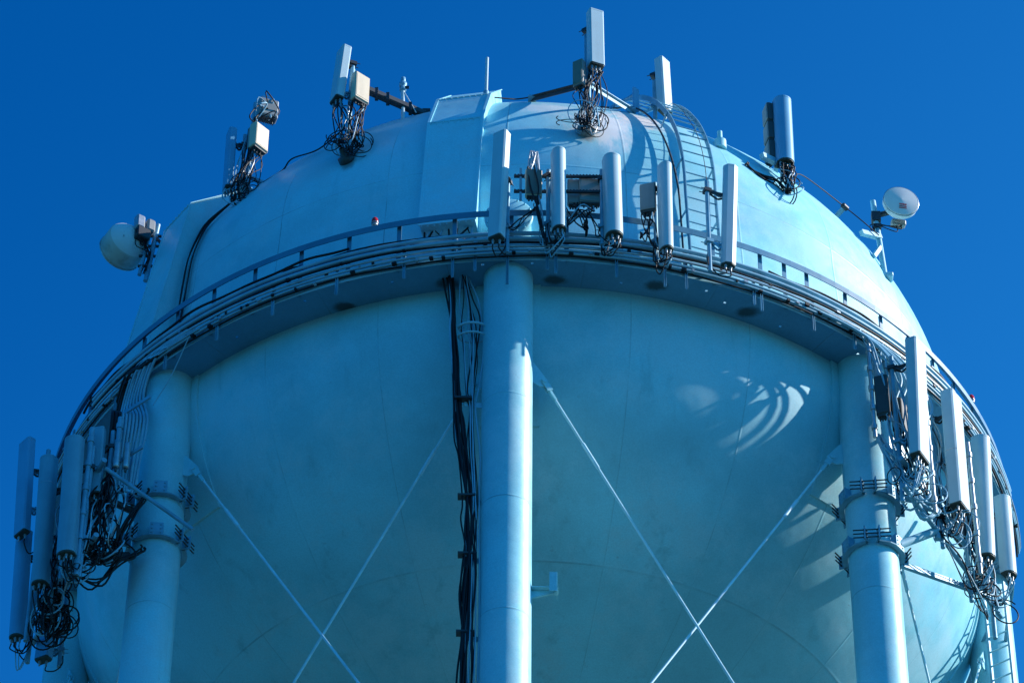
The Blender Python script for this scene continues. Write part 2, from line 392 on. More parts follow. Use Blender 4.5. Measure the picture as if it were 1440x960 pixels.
# legs
def legc(i): return LEG0+45*i
LOW=-10.75
for i in range(8):
    a=legc(i); c=P(a,RL,0)
    m=MB(); m.lathe(c,UP,[(LEG_R,-Z0),(LEG_R,-20),(LEG_R,-12),(LEG_R,-6),(LEG_R,-3),(LEG_R,0.0)],56,True,xdir=tuple(hd(a)),uvf=lambda q,pr:(q,pr[1]))
    lg=m.build('leg',M_LEG,TW)
    # bearing pad on the bowl behind the leg
    m=MB(); vs_=[];fs=[]; nz,na=14,10
    for iz in range(nz+1):
        z=-2.45*iz/nz; Rb=bowl_R(z)
        for ia in range(na+1): vs_.append(P(a-3.75+7.5*ia/na,Rb+.035,z))
    fs=[(iz*(na+1)+ia,(iz+1)*(na+1)+ia,(iz+1)*(na+1)+ia+1,iz*(na+1)+ia+1) for iz in range(nz) for ia in range(na)]
    m.add(vs_,fs,True)
    for s in (0,na):
        e=[vs_[iz*(na+1)+s] for iz in range(nz+1)]; inn=[p*1 for p in e]; inn=[V((p.x*.992,p.y*.992,p.z)) for p in e]
        m.add(e+inn,[(k,k+1,nz+2+k,nz+1+k) if s else (k,nz+1+k,nz+2+k,k+1) for k in range(nz)])
    e=[vs_[nz*(na+1)+q] for q in range(na+1)]; inn=[V((p.x*.992,p.y*.992,p.z)) for p in e]
    m.add(e+inn,[(k,na+1+k,na+2+k,k+1) for k in range(na)])
    m.build('bearing_pad',M_PLATE,lg)
# diagonal bracing rods between neighbouring legs, with their lugs
for i in range(8):
    a0,a1=legc(i),legc(i+1); c0,c1=P(a0,RL,0),P(a1,RL,0); ch=(c1-c0).normalized()
    for (ca,cb,s) in ((c0,c1,1),(c1,c0,-1)):
        out=hd((a0+a1)/2)*(.035*s)
        tip=ca+ch*(s*.62)+UP*(-2.10)+out; d=(cb-ch*(s*.45)+UP*LOW+out-tip).normalized()
        end=tip+d*((cb-ch*(s*.45)+UP*LOW+out-tip).length)
        m=MB()
        root=ca+ch*(s*.36)+UP*(-1.92)+out
        nrm=hd((a0+a1)/2)
        # lug plate (polygon in the chord plane)
        poly=[(0,.20),(0,-.20),(.16,-.28),(.32,-.24),(.32,-.14),(.08,.18)]
        m.prism([(p[0]*s,p[1]) for p in poly],root-nrm*.012,ch,UP,nrm*.024)
        m.cyl(tip-nrm*.05-d*.03,tip+nrm*.05-d*.03,.045,12)
        for q in (-.028,.028): m.beam(tip+nrm*q-d*.07,tip+nrm*q+d*.17,.10,.014,side=d.cross(nrm))
        m.beam(tip+d*.12,tip+d*.36,.06,.05,side=d.cross(nrm),bev=.012)
        lug=m.build('rod_lug',M_PLATE,TW)
        m=MB(); m.tube([tip+d*.3,tip+d*3,tip+d*6,end],.020,10); [m.cyl(tip+d*(q_),tip+d*(q_+.5),.031,10) for q_ in (1.25,)]; m.build('brace_rod',M_ROD,TW)
# welded stub bracket on the front leg
m=MB(); c=P(LEG0,RL,-6.5)
m.prism([(.36,.03),(.36,-.12),(.74,-.02),(.74,.03)],c+V((0,-.02,0)),V((1,0,0)),UP,V((0,.04,0)))
m.box(c+V((.57,0,.04)),V((1,0,0)),V((0,1,0)),UP,.46,.20,.014); m.box(c+V((.78,0,.14)),V((1,0,0)),V((0,1,0)),UP,.012,.20,.36); m.box(c+V((.72,-.1,.14)),V((1,0,0)),V((0,1,0)),UP,.11,.012,.36)
m.build('stub_bracket',M_PLATE,TW)
# cover boxes that run up the shell
def shroud(azc,width,brk,seams):
    # brk: (t, stand-off) break points of a folded sheet-metal cover running up the shell
    m=MB(); h=width/2; sx=rt(azc); pts=[]
    for (t,prot) in brk: pts.append((dome_t(azc,t,-.25),dome_t(azc,t,prot)))
    N=len(pts)
    for k in range(N-1):
        (b0,f0),(b1,f1)=pts[k],pts[k+1]; n=6
        for s_ in (-1,1):
            q=[b0+sx*h*s_,f0+sx*h*s_,f1+sx*h*s_,b1+sx*h*s_]; m.add(q,[(0,3,2,1) if s_<0 else (0,1,2,3)])
        m.add([f0-sx*h,f0+sx*h,f1+sx*h,f1-sx*h],[(0,1,2,3)])
    (b0,f0),(b1,f1)=pts[0],pts[-1]
    m.add([b0-sx*h,b0+sx*h,f0+sx*h,f0-sx*h],[(0,1,2,3)]); m.add([b1-sx*h,b1+sx*h,f1+sx*h,f1-sx*h],[(3,2,1,0)])
    for (k,fr) in seams:
        f0,f1=pts[k][1],pts[k+1][1]; a=f0.lerp(f1,fr); d=(f1-f0).normalized(); nn=sx.cross(d)
        m.box(a+nn*.006,sx,d,nn,width+.03,.02,.012)
        for q in range(9): m.cyl(a-d*.05+sx*(h*.92*(q/4-1)),a-d*.05+nn*.012+sx*(h*.92*(q/4-1)),.012,6)
    for s_ in (-1,1):
        for k in range(N-1):
            f0,f1=pts[k][1],pts[k+1][1]; d=(f1-f0).normalized(); nn=sx.cross(d); m.beam(f0+sx*s_*h+nn*.006,f1+sx*s_*h+nn*.006,.05,.014,side=sx)
    return m.build('cable_cover',M_PLATE,TW)
shroud(-9.6,.92,[(-1.3,.30),(.27,.20),(.50,.20),(.74,.26)],[(0,.0),(1,.0),(2,.0),(0,.995)])
shroud(-54.3,.85,[(-2.4,.42),(-1.0,.42),(.36,.50),(.60,.12)],[(2,.0)])
# round manway on the shell behind the rail
m=MB(); c=P(-2.4,7.75,1.30); ax=hd(-2.4)
m.lathe(c,ax,[(.36,0),(.36,.42),(.40,.42),(.40,.47),(.38,.485),(0.0,.495)],40,True); 
for k in range(16): m.cyl(c+ax*.46+rt(-2.4)*(.37*cos(k*pi/8))+UP*(.37*sin(k*pi/8)),c+ax*.51+rt(-2.4)*(.37*cos(k*pi/8))+UP*(.37*sin(k*pi/8)),.014,6)
m.build('manway_hatch',M_PLATE,TW)

# ------------------------------------------------------------------ fixed ladder over the dome
LD=thing('access_ladder','pale blue steel ladder curving up over the right of the dome','ladder',P(21,8.1,.1))
def lpt(s,t,off):
    # ladder stays 0.55 m wide; s = -1..1
    return dome_t(20.9,t,off)+rt(20.9)*(s*.275)
TS=[-2.5+.1*i for i in range(25)]+[.02*i for i in range(1,48)]
for s in (-1,1):
    m=MB(); vs_=[]
    for t in TS:
        o=.26 if t<.45 else .26+(t-.45)*.3
        a=lpt(s,t,o-.045); b=lpt(s,t,o+.045); sx=rt(20.9)*.007
        vs_+=[a-sx,b-sx,b+sx,a+sx]
    N=len(TS); m.add(vs_,[(4*k+j,4*k+(j+1)%4,4*k+4+(j+1)%4,4*k+4+j) for k in range(N-1) for j in range(4)]+[(3,2,1,0),(4*N-4,4*N-3,4*N-2,4*N-1)])
    m.build('ladder_rail',M_STEEL,LD)
arc=0; last=None
for t in [-2.4+.01*i for i in range(240)]+[.001*i for i in range(1,940)]:
    p=lpt(0,t,.26 if t<.45 else .26+(t-.45)*.3)
    if last is None or (p-last).length>=.305:
        m=MB(); m.tube([p-rt(20.9)*.272,p+rt(20.9)*.272],.012,8); m.build('ladder_rung',M_STEEL,LD); last=p
for t in (-2.0,-.6,.12,.4):
    for s in (-1,1):
        m=MB(); m.beam(lpt(s,t,-.01)+rt(20.9)*s*.02,lpt(s,t,.28)+rt(20.9)*s*.02,.06,.012,side=UP); m.build('ladder_standoff',M_PAINT,LD)
m=MB(); m.tube([lpt(0.45,t,.27 if t<.45 else .30+(t-.45)*.3) for t in TS],.006,6); m.build('climb_cable',M_DKSTEEL,LD)
# conduit pipe left of the ladder
cp=MB(); pts=[dome_t(18.6-.5*max(0,t)*8,t,.10) for t in TS[:62]]+[dome_t(12.2,.80,.12)]
o=cp.tube(pts,.018,8).build('conduit_pipe',M_DKSTEEL,None,origin=P(18.6,7.95,.15)); tag(o,'thin steel conduit pipe climbing the dome just left of the access ladder','pipe')

# ------------------------------------------------------------------ conduits hung round the walkway edge
def wob(a,amp,ph): return amp*(sin(a*.21+ph)+.6*sin(a*.53+2*ph))
CON=[('lowest black cable looped under the conduits at the walkway edge',.055,-.005,.018,M_BLACK,.018),
     ('lowest thin blue conduit along the outer walkway edge',.085,.04,.022,M_CABLEB,.006),
     ('second thin blue conduit up from the walkway edge',.10,.095,.022,M_CABLEB,.006),
     ('grey cable strapped between the thin blue conduits',.125,.15,.018,M_GALV,.012),
     ('third thin blue conduit up along the walkway edge',.095,.205,.022,M_CABLEB,.006),
     ('black cable strapped along the middle conduits of the walkway',.10,.265,.020,M_BLACK,.014),
     ('thick blue conduit below the mid rail of the walkway',.095,.34,.038,M_CABLEB,.004),
     ('uppermost thick blue conduit at the foot of the railing',.10,.45,.036,M_CABLEB,.004)]
for j,(lab,dr,z,r,mm,amp) in enumerate(CON):
    m=MB(); a0,a1=(-70,82) if j<5 else (-58,74)
    n=300; m.tube([P(a0+(a1-a0)*k/n,RW+dr+wob(a0+(a1-a0)*k/n,amp*.5,j+2),z+wob(a0+(a1-a0)*k/n,amp,j)) for k in range(n+1)],r,8)
    o=m.build('conduit',mm,None,origin=P(a0,RW+dr,z)); tag(o,lab,'conduit','conduits along the walkway edge')
# black cables lashed along the mid rail (left part) 
for j,(lab,a0,a1,z,r) in enumerate((('black cable lashed to the mid rail on the left of the walkway',-62,-20,.66,.022),('second black cable sagging below the mid rail on the left',-60,-16,.58,.020),('black cable lashed to the mid rail on the right of the walkway',27,66,.62,.022))):
    m=MB(); n=90; m.tube([P(a0+(a1-a0)*k/n,RW+.02+wob(k*.9,.010,j),z+wob(k*.8,.03,j*2)-.12*abs(sin(k/n*pi*4))*(j==1)) for k in range(n+1)],r,6)
    o=m.build('lashed_cable',M_BLACK,None,origin=P(a0,RW,z)); tag(o,lab,'cable','cables lashed to the walkway rail')
# cable clamps and ties on the conduits
random.seed(5)
ST=thing('strap_set','row of small black straps and clamps holding the conduits at the walkway edge','cable strap',P(0,RW+.1,0))
for k in range(96):
    a=-66+1.5*k+random.uniform(-.5,.5); m=MB(); z=random.choice((.0,.02,.05,.1,.2,.27)); 
    m.box(P(a,RW+.10,z),rt(a),hd(a),UP,random.uniform(.03,.08),.07,random.uniform(.02,.05)); m.build('strap',M_BLACK if k%4 else M_GALV,ST)
t=thing('feed_cables','bunch of dark cables rising from the walkway into the foot of the central cover box','cables',P(-9.6,8.3,.1))
for k in range(11):
    a=-12.4+.58*k+random.uniform(-.5,.5); m=MB(); m.tube(crv([P(-20-.9*k,RW+.04,.50+.02*(k%4)),P(-16.5-.3*k,RW+.05,.52+.025*(k%3)),P(a-2.2,RW-.05,.56+.04*(k%3)),P(a-.6,8.36,.70),P(a+random.uniform(-.6,.6),8.15,.95),P(a+random.uniform(-1,1),7.98,1.33)],6),random.uniform(.012,.02),6)
    m.build('cable',M_BLACK if k%3 else M_CABLEB,t)
# red obstruction lights on the rail
def obst(a,lab):
    t=thing('obstruction_light',lab,'warning light',P(a,RW-.02,1.06),'red lights on the rail'); b=P(a,RW-.02,1.06)
    m=MB(); m.cyl(b,b+UP*.10,.022,10); m.cyl(b+UP*.05,b+UP*.09,.05,14); m.build('base',M_GALV,t)
    m=MB(); m.lathe(b+UP*.09,UP,[(.0,0),(.055,.0),(.058,.05),(.05,.10),(.03,.13),(0,.14)],18); m.build('lens',M_RED,t)
    m=MB(); m.lathe(b+UP*.085,UP,[(.062,0),(.062,.014)],18); m.build('collar',M_GALV,t)
obst(-17.2,'small red lamp on the top rail left of the front leg'); obst(62.6,'small red lamp on the top rail beyond the right antennas')

# ------------------------------------------------------------------ antennas
def prof_box(w,d,c=.025): return [(-w/2+c,-d/2),(w/2-c,-d/2),(w/2,-d/2+c),(w/2,d/2-c),(w/2-c,d/2),(-w/2+c,d/2),(-w/2,d/2-c),(-w/2,-d/2+c)]
def prof_round(w,d):
    f=[(w/2*cos(pi*k/16),-.02+(d/2+.02)*sin(pi*k/16)) for k in range(17)]
    return [(-w/2,-d/2),(w/2,-d/2)]+f
def prof_bev(w,d): return [(-w/2,-d/2),(w/2,-d/2),(w/2,d*.05),(w*.22,d/2),(-w*.22,d/2),(-w/2,d*.05)]
def panel(label,bot,top,head,w,d,prof='box',pipe=None,ncon=4,cables=4,group=None,mt=None,brk=(.18,.8),loop=.35,pipemat=None,cat='antenna',seam=None,capmat=None,to=None):
    bot=V(bot); top=V(top); u=(top-bot); f=hd(head); f=(f-u.normalized()*f.dot(u.normalized())).normalized(); x=u.normalized().cross(f)*-1
    mt=mt or M_WHITE
    t=thing('panel_antenna',label,cat,bot,group)
    pf={'box':prof_box,'round':prof_round,'bev':prof_bev}[prof](w,d)
    m=MB(); sm = prof=='round'
    m.prism(pf,bot,x,f,u,False)
    if sm:
        for k in range(len(pf)):
            m.s[k]= 2<=k<len(pf)-2
    m.build('radome',mt,t)
    q=u.normalized()
    m=MB(); m.prism([(a*.93,b*.9) for a,b in pf],bot-q*.025,x,f,q*.03); m.build('bottom_cap',capmat or M_CAP,t)
    m=MB(); m.prism([(a*1.012,b*1.02) for a,b in pf],top-q*.02,x,f,q*.03); m.build('top_cap',mt,t)
    if seam: 
        m=MB(); m.prism([(a*1.012,b*1.012) for a,b in pf],bot+u*seam,x,f,q*.012); m.build('joint_band',M_GALV,t)
    cons=[]
    for k in range(ncon):
        p=bot+x*((k+.5)/ncon-.5)*w*.75+f*(d*(.12 if k%2 else -.15))
        m=MB(); m.cyl(p-q*.13,p-q*.02,.017,8); m.cyl(p-q*.07,p-q*.045,.024,8); m.build('connector',M_GALV,t); cons.append(p-q*.12)
    if pipe:
        c,z0,z1=pipe; a=V((c[0],c[1],z0)); b=V((c[0],c[1],z1))
        m=MB(); m.cyl(a,b,.038,12); m.build('mount_pipe',pipemat or M_STEEL,t)
        for s in brk:
            pp=bot+u*s-f*(d/2); c2=V((c[0],c[1],pp.z)); m=MB(); dd=(c2-pp); L=dd.length
            if L<.02: continue
            m.beam(pp,c2,.05,.03); 
            elbow=(pp+c2)/2-UP*.10; sd_=dd.normalized().cross(UP).normalized()
            for s2 in (-.035,.035):
                m.beam(pp+sd_*s2+UP*.02,elbow+sd_*s2,.012,.035); m.beam(elbow+sd_*s2,c2+sd_*s2+UP*.02,.012,.035)
            m.box(c2,dd.normalized(),sd_,UP,.12,.12,.07); m.box(pp-dd.normalized()*.0,dd.normalized(),sd_,UP,.03,.14,.12)
            for s2 in (-.05,.05): m.cyl(c2-dd.normalized()*.11+sd_*s2,c2+dd.normalized()*.12+sd_*s2,.008,6)
            m.build('tilt_bracket',M_DKSTEEL if s>.5 else M_STEEL,t)
        for k in range(cables):
            s=cons[k%ncon]+rv(.01); e=(V(to)+rv(.05)) if to is not None else V((c[0],c[1],bot.z+random.uniform(-.35,.25)))+rv(.05)
            low=(s+e)/2-UP*random.uniform(loop*.5,loop)-f*random.uniform(-.05,.08)+x*random.uniform(-.08,.08)
            m=MB(); m.tube(crv([s,s-UP*.10,low,e-UP*.02,e+UP*.15],5),.011,6); m.build('jumper_cable',(M_BLACK if random.random()<.8 else M_CABLEB) if head<50 or bot.z>0 else (M_BLACK if random.random()<.4 else M_CABLEB),t)
    return t
def radio(label,c,head,w,h,d,mt=None,fins=True,ncon=4,group=None,lean=None,cover=None,name='radio_unit'):
    c=V(c); f=hd(head); x=rt(head); u=UP if lean is None else V(lean).normalized(); mt=mt or M_TAN
    t=thing(name,label,'radio unit',c-u*h/2,group)
    m=MB(); m.box(c,x,f,u,w,d*.6,h,.015); m.build('body',mt,t)
    m=MB(); m.box(c+f*(d*.31),x,f,u,w*.94,d*.1,h*.95,.012)
    m.box(c+f*(d*.365),x,f,u,w*.8,.006,h*.82); m.build('front_cover',cover or mt,t)
    if fins:
        m=MB(); nf=max(5,int(w/.035))
        for k in range(nf): m.box(c-f*(d*.4)+x*((k+.5)/nf-.5)*w*.92,x,f,u,.008,d*.22,h*.9)
        m.build('cooling_fins',M_GREY if mt is not M_DARK else M_DARK,t)
    for s in (-1,1):
        m=MB(); m.beam(c+u*(h/2)+x*(s*w*.3),c+u*(h/2+.03)+x*(s*w*.3),.02,.02); m.beam(c+u*(h/2+.03)+x*(s*w*.3)+x*.01,c+u*(h/2+.03)+x*(s*w*.1),.02,.018); m.build('handle',M_DARK,t)
    m=MB(); m.box(c-u*(h/2+.012),x,f,u,w*.8,d*.5,.024); m.build('base_plate',M_DARK,t)
    for k in range(ncon):
        p=c-u*(h/2)+x*((k+.5)/ncon-.5)*w*.75; m=MB(); m.cyl(p-u*.09,p-u*.02,.015,8); m.build('connector',M_DARK,t)
    return t
def bundle(label,starts,ends,n,r=.012,sag=(.2,.6),spread=.15,matl=None,extra=None,name='cable_bundle',loops=0,group=None,out=None,black=.82):
    starts=[V(s) for s in starts]; ends=[V(e) for e in ends]; t=thing(name,label,'cables',ends[0],group); out=V(out) if out is not None else V((0,-1,0))
    for k in range(n):
        s=random.choice(starts)+rv(.04); e=random.choice(ends)+rv(.04); sg=random.uniform(*sag)
        m1=s+(e-s)*.33+rv(spread)-UP*sg*.4+out*random.uniform(0,spread); m2=s+(e-s)*.66+rv(spread)-UP*sg+out*random.uniform(0,spread)
        m=MB(); m.tube(crv([s,s-UP*.08,m1,m2,e-UP*.08,e],5),r*random.uniform(.8,1.25),6)
        mm=matl or (M_BLACK if random.random()<black else (M_CABLEB if random.random()<.6 else M_GALV)); m.build('cable',mm,t)
    for k in range(loops):
        e=random.choice(ends)+rv(.12); R=random.uniform(.12,.26); ax=(out+rv(.5)).normalized(); x=ax.cross(UP).normalized(); y=x.cross(ax)
        ph=random.uniform(0,6); m=MB(); m.tube([e-UP*R*.5+x*(R*cos(ph+.3*q))+y*(R*1.15*sin(ph+.3*q))+ax*(.004*q) for q in range(26)],r*random.uniform(.8,1.2),6); m.build('cable',M_BLACK if random.random()<black+.03 else M_CABLEB,t)
    return t

random.seed(21)
G1='antennas above the front walkway'
panel('tall box panel antenna with two flat faces in front of the manway',(-.53,-9.08,-.05),(-.46,-9.08,2.32),-32,.25,.18,'box',pipe=((-.36,-8.80),-.1,1.6),ncon=2,cables=2,group=G1,loop=.2,brk=(.22,.66))
panel('round fronted panel antenna beside the small brown radio unit',(.48,-9.08,.17),(.47,-9.08,1.94),12,.23,.22,'round',pipe=((.30,-8.86),.05,1.72),ncon=5,cables=7,group=G1,loop=.26)
t3=panel('wide round fronted panel antenna right of the grey radio box',(1.36,-8.99,.13),(1.34,-8.99,1.89),12,.29,.24,'round',pipe=((1.17,-8.84),.05,1.75),ncon=5,cables=7,group=G1,loop=.26)
panel('narrow round fronted panel antenna with a dark radio unit at its left',(2.21,-8.79,.02),(2.22,-8.79,1.92),30,.21,.2,'round',pipe=((2.04,-8.60),-.12,1.7),ncon=5,cables=8,group=G1,loop=.26)
panel('flat panel antenna leaning on an angled arm in front of the ladder',(3.20,-8.44,.02),(3.31,-8.44,2.25),8,.24,.13,'bev',pipe=((2.90,-8.5),-.2,1.85),ncon=2,cables=2,group=G1,loop=.2,brk=(.2,.72))
# slotted rails that carry the radio units
FR=thing('slotted_rail_frame','pair of slotted steel rails carrying radio units between the front antennas','frame',(.45,-8.84,1.2))
for z in (1.60,1.25):
    m=MB(); m.box((.47,-8.84,z),(1,0,0),(0,1,0),UP,1.46,.042,.042)
    for k in range(28): m.box((-.24+.053*k,-8.864,z),(1,0,0),(0,1,0),UP,.024,.006,.058)
    m.build('slotted_rail',M_DKSTEEL,FR)
m=MB(); m.box((-.15,-8.85,1.4),(1,0,0),(0,1,0),UP,.04,.02,.75); m.build('rail_upright',M_STEEL,FR)
radio('small brown radio unit with looping cables on the slotted rails',(.06,-8.93,1.33),5,.27,.60,.18,M_TAN,group='radio units on the rails',cover=mat('radio cover brown',(.22,.18,.14),.5,grime=.4))
radio('grey radio unit mostly hidden behind the round fronted antenna',(.72,-8.70,1.36),5,.22,.56,.16,M_GREY,group='radio units on the rails')
radio('broad grey radio box hanging between two round fronted antennas',(.98,-8.72,1.36),5,.37,.54,.2,M_GREY,group='radio units on the rails')
radio('dark radio unit left of the narrow round fronted antenna',(1.93,-8.62,1.32),-15,.26,.62,.2,M_DARK,group='radio units on the rails',cover=M_GREY)
bundle('pair of grey cables looping over the brown radio unit',[(.0,-8.98,1.7),(.1,-8.98,1.7)],[(.18,-8.95,.2),(.25,-8.9,.1)],4,.014,(.0,.1),.06,name='radio_cable')
bundle('three bent cables standing in hoops above the brown radio unit',[(-.05,-8.9,1.62)],[(.12,-8.9,1.62)],4,.014,(-.55,-.4),.03,M_GALV,name='cable_hoop')
bundle('tangle of black cables below the slotted rails at the railing',[(.6,-8.75,1.1),(.75,-8.75,1.05),(1.0,-8.75,1.0)],[(.5,-8.8,.45),(.9,-8.8,.5),(1.25,-8.8,.4)],13,.012,(.1,.3),.15)
bundle('black cables hanging under the dark radio unit',[(1.85,-8.65,.95),(1.95,-8.65,.95)],[(1.8,-8.7,.45),(2.05,-8.7,.2)],8,.011,(.1,.3),.1)
bundle('loose cable swags below the brown radio unit at the rail',[(.1,-8.8,1.0)],[(.2,-8.8,.15),(-.3,-8.8,.5)],5,.010,(.1,.3),.1)

# --- dome top equipment
random.seed(33)
# central group
b3=V((.96,-7.46,4.14)); 
t=thing('antenna_mast','galvanised mast with two black arms braced to the crown of the dome','mast',b3)
m=MB(); m.cyl(V((.98,-7.50,4.05)),V((1.02,-7.42,6.6)),.045,12); m.build('pole',M_STEEL,t)
m=MB(); m.lathe(b3-V((0,0,.04)),V((.12,-.9,.4)),[(.0,-.1),(.17,-.1),(.17,.05),(.13,.07),(.06,.09),(.05,.2)],20); m.build('foot_plate',M_GREY,t)
for e in ((.03,-6.46,5.99),(1.78,-6.30,5.86)):
    e=V(e); s=V((1.0,-7.42,5.35)); m=MB(); m.beam(s,e,.10,.012); m.beam(s-UP*.05,e-UP*.05,.012,.10); m.build('brace_arm',M_DKSTEEL if e.x<1 else M_STEEL,t)
    m=MB(); m.box(e+V((0,0,-.03)),(1,0,0),(0,1,0),UP,.14,.14,.04); m.build('arm_foot',M_STEEL,t)
panel('tall white box antenna topmost at the centre of the dome',(1.13,-7.55,5.62),(1.12,-7.55,6.98),22,.27,.19,'box',pipe=((.97,-7.38),5.3,6.6),ncon=6,cables=0,group='antennas on the dome')
radio('grey green radio unit left of the topmost white antenna',(.84,-7.55,5.42),-30,.2,.62,.2,M_GREY,cover=mat('radio cover olive',(.20,.21,.16),.55))
bundle('dense curtain of black cables hanging below the topmost white antenna',[(1.02,-7.58,5.5),(1.1,-7.58,5.5),(1.2,-7.55,5.5),(.85,-7.55,5.1)],[(.8,-7.62,4.35),(1.0,-7.65,4.2),(1.15,-7.62,4.3)],26,.0095,(.2,.75),.14,loops=7)
# A2 group
t=thing('antenna_mast','steel mast with a black beam reaching back to the dome crown','mast',(-3.15,-6.88,4.0))
m=MB(); m.cyl((-3.15,-6.86,3.95),(-3.12,-6.8,6.3),.045,12); m.build('pole',M_STEEL,t)
m=MB(); m.lathe((-3.15,-6.9,3.98),V((-.35,-.8,.4)),[(0,-.1),(.14,-.1),(.14,.03),(.07,.05),(.05,.2)],20); m.build('foot_plate',M_DKSTEEL,t)
m=MB(); m.beam((-3.15,-6.85,5.92),(-1.85,-6.12,5.88),.13,.13,bev=.02); 
for k in (.35,.5,.8): q=V((-3.15,-6.85,5.92)).lerp(V((-1.85,-6.12,5.88)),k); m.box(q,(1,0,0),(0,1,0),UP,.06,.17,.17)
m.build('beam',M_DKSTEEL,t)
m=MB(); m.box((-1.83,-6.1,5.88),(1,0,0),(0,1,0),UP,.14,.16,.22); m.build('beam_foot',M_DKSTEEL,t)
panel('white box antenna with a beige radio unit on the left of the dome',(-3.36,-6.92,5.40),(-3.28,-6.92,6.66),-62,.30,.17,'box',pipe=((-3.12,-6.84),5.3,6.35),ncon=4,cables=0,group='antennas on the dome')
radio('square beige radio unit beside the left white box antenna',(-2.96,-6.98,5.62),40,.32,.66,.2,M_TAN)
bundle('knot of black cables hanging below the left white box antenna',[(-3.3,-6.95,5.35),(-3.1,-6.95,5.3),(-2.9,-7.0,5.2)],[(-3.25,-7.0,4.3),(-3.1,-7.0,4.15),(-2.95,-6.95,4.3)],28,.0095,(.15,.6),.14,loops=7)
# A1 group
t=thing('antenna_mast','steel mast carrying radio units at the upper left edge of the dome','mast',(-5.1,-5.15,4.6))
m=MB(); m.cyl((-5.02,-5.15,4.5),(-4.95,-5.12,7.2),.045,12); m.build('pole',M_STEEL,t)
m=MB(); m.beam((-5.0,-5.15,5.3),(-4.55,-5.0,5.2),.06,.06); m.beam((-5.0,-5.15,5.1),(-4.75,-5.2,4.6),.06,.06); m.build('brace_arm',M_STEEL,t)
panel('slim blue antenna at the upper left edge of the dome',(-5.33,-5.15,4.98),(-5.34,-5.15,6.42),-70,.26,.14,'box',pipe=((-5.1,-5.1),4.8,6.4),ncon=4,cables=0,mt=M_BLUEP,group='antennas on the dome')
radio('beige ribbed radio unit on the leftmost mast of the dome',(-4.83,-5.32,6.08),48,.34,.58,.26,M_TAN)
radio('grey radio unit at the top of the leftmost mast of the dome',(-4.72,-5.25,6.88),20,.36,.44,.3,M_GREY)
bundle('tangle of black cables around the leftmost mast of the dome',[(-4.8,-5.3,5.7),(-4.9,-5.3,5.7),(-5.0,-5.2,6.4)],[(-5.1,-5.25,4.75),(-5.2,-5.25,4.65),(-5.0,-5.3,5.0)],22,.0095,(.1,.4),.14,loops=7)
bundle('pale and black cables looped over the grey radio unit atop the leftmost mast',[(-4.85,-5.3,6.8),(-4.7,-5.3,7.0)],[(-4.65,-5.3,6.7),(-4.9,-5.35,6.6)],9,.013,(-.5,.3),.2,name='cable_loop')
t=thing('cable_run','black cables running down beside the left cover box from the leftmost mast','cables',dome_pt(-50.3,1.2,.04))
for k in range(5):
    m=MB(); m.tube(crv([(-5.15,-5.2,4.72)]+[dome_pt(-50.3+.32*k+rv(.12).x,z,.05+.02*(k%3)) for z in (4.5,4.0,3.4,2.7,2.0,1.2)],5),.014,6); m.build('cable',M_BLACK,t)
# A7 group (right)
panel('smooth blue antenna cylinder standing on the right of the dome',(4.44,-6.12,4.72),(4.45,-6.12,6.28),15,.33,.30,'round',pipe=((4.40,-5.85),4.1,6.4),ncon=6,cables=0,mt=M_BLUEP,group='antennas on the dome')
for q_,l_ in ((6.02,'top dark radio unit in the stack behind the blue antenna cylinder'),(5.55,'middle dark radio unit in the stack behind the blue antenna cylinder'),(5.08,'lowest dark radio unit in the stack behind the blue antenna cylinder')):
    radio(l_,(4.20+.0*q_,-6.02,q_),-75,.26,.42,.20,M_DARK,ncon=3,group='stacked radio units behind the blue cylinder',cover=M_GREY)
bundle('dark spiky cables pouring from below the blue antenna cylinder',[(4.35,-6.15,4.7),(4.45,-6.15,4.7),(4.55,-6.12,4.7)],[(4.45,-6.22,4.1),(4.5,-6.2,4.05)],30,.011,(.0,.12),.07,loops=3)
m=MB(); m.beam((4.4,-5.95,4.85),(4.02,-6.3,4.72),.10,.10); m.beam((4.4,-5.95,5.6),(4.3,-5.5,5.0),.07,.07); o=m.build('mount_arm',M_PAINT,None,origin=(4.05,-6.3,4.72)); tag(o,'pale blue square arm tying the blue antenna cylinder to the dome','arm')
bundle('black cables lying in a loose loop on the dome below the blue antenna cylinder',[dome_pt(36.1,4.05,.05)],[dome_pt(30.5,4.45,.05),dome_pt(31.5,4.6,.04)],4,.013,(.1,.25),.04,M_BLACK,name='cable_loop',out=(.3,-.7,.2))
# A5, A4 and small posts
panel('white antenna standing behind the head of the access ladder',(2.37,-6.2,5.92),(2.34,-6.2,7.20),50,.26,.18,'box',pipe=((2.2,-6.1),5.5,6.8),ncon=2,cables=0,group='antennas on the dome')
t=thing('flag_bracket','small thin upright plate on a blue arm at the crown of the dome','bracket',(1.85,-6.2,5.8))
m=MB(); m.box((1.86,-6.2,6.22),rt(40),hd(40),UP,.13,.05,.56,.01); m.build('upright_plate',M_BLUEP,t); m=MB(); m.beam((1.85,-6.18,5.97),(1.35,-6.1,5.75),.07,.07); m.beam((1.85,-6.18,6.4),(1.4,-6.1,6.1),.03,.03); m.build('arm',M_BLUEP,t)
t=thing('vent_post','small capped post standing right of the ladder head','post',dome_pt(27.5,4.88)); b=dome_pt(27.5,4.88)
m=MB(); m.cyl(b-UP*.05,b+UP*.14,.11,20); m.build('base',M_PLATE,t); m=MB(); m.cyl(b+UP*.14,b+UP*.38,.045,14); m.build('pipe',M_PLATE,t)
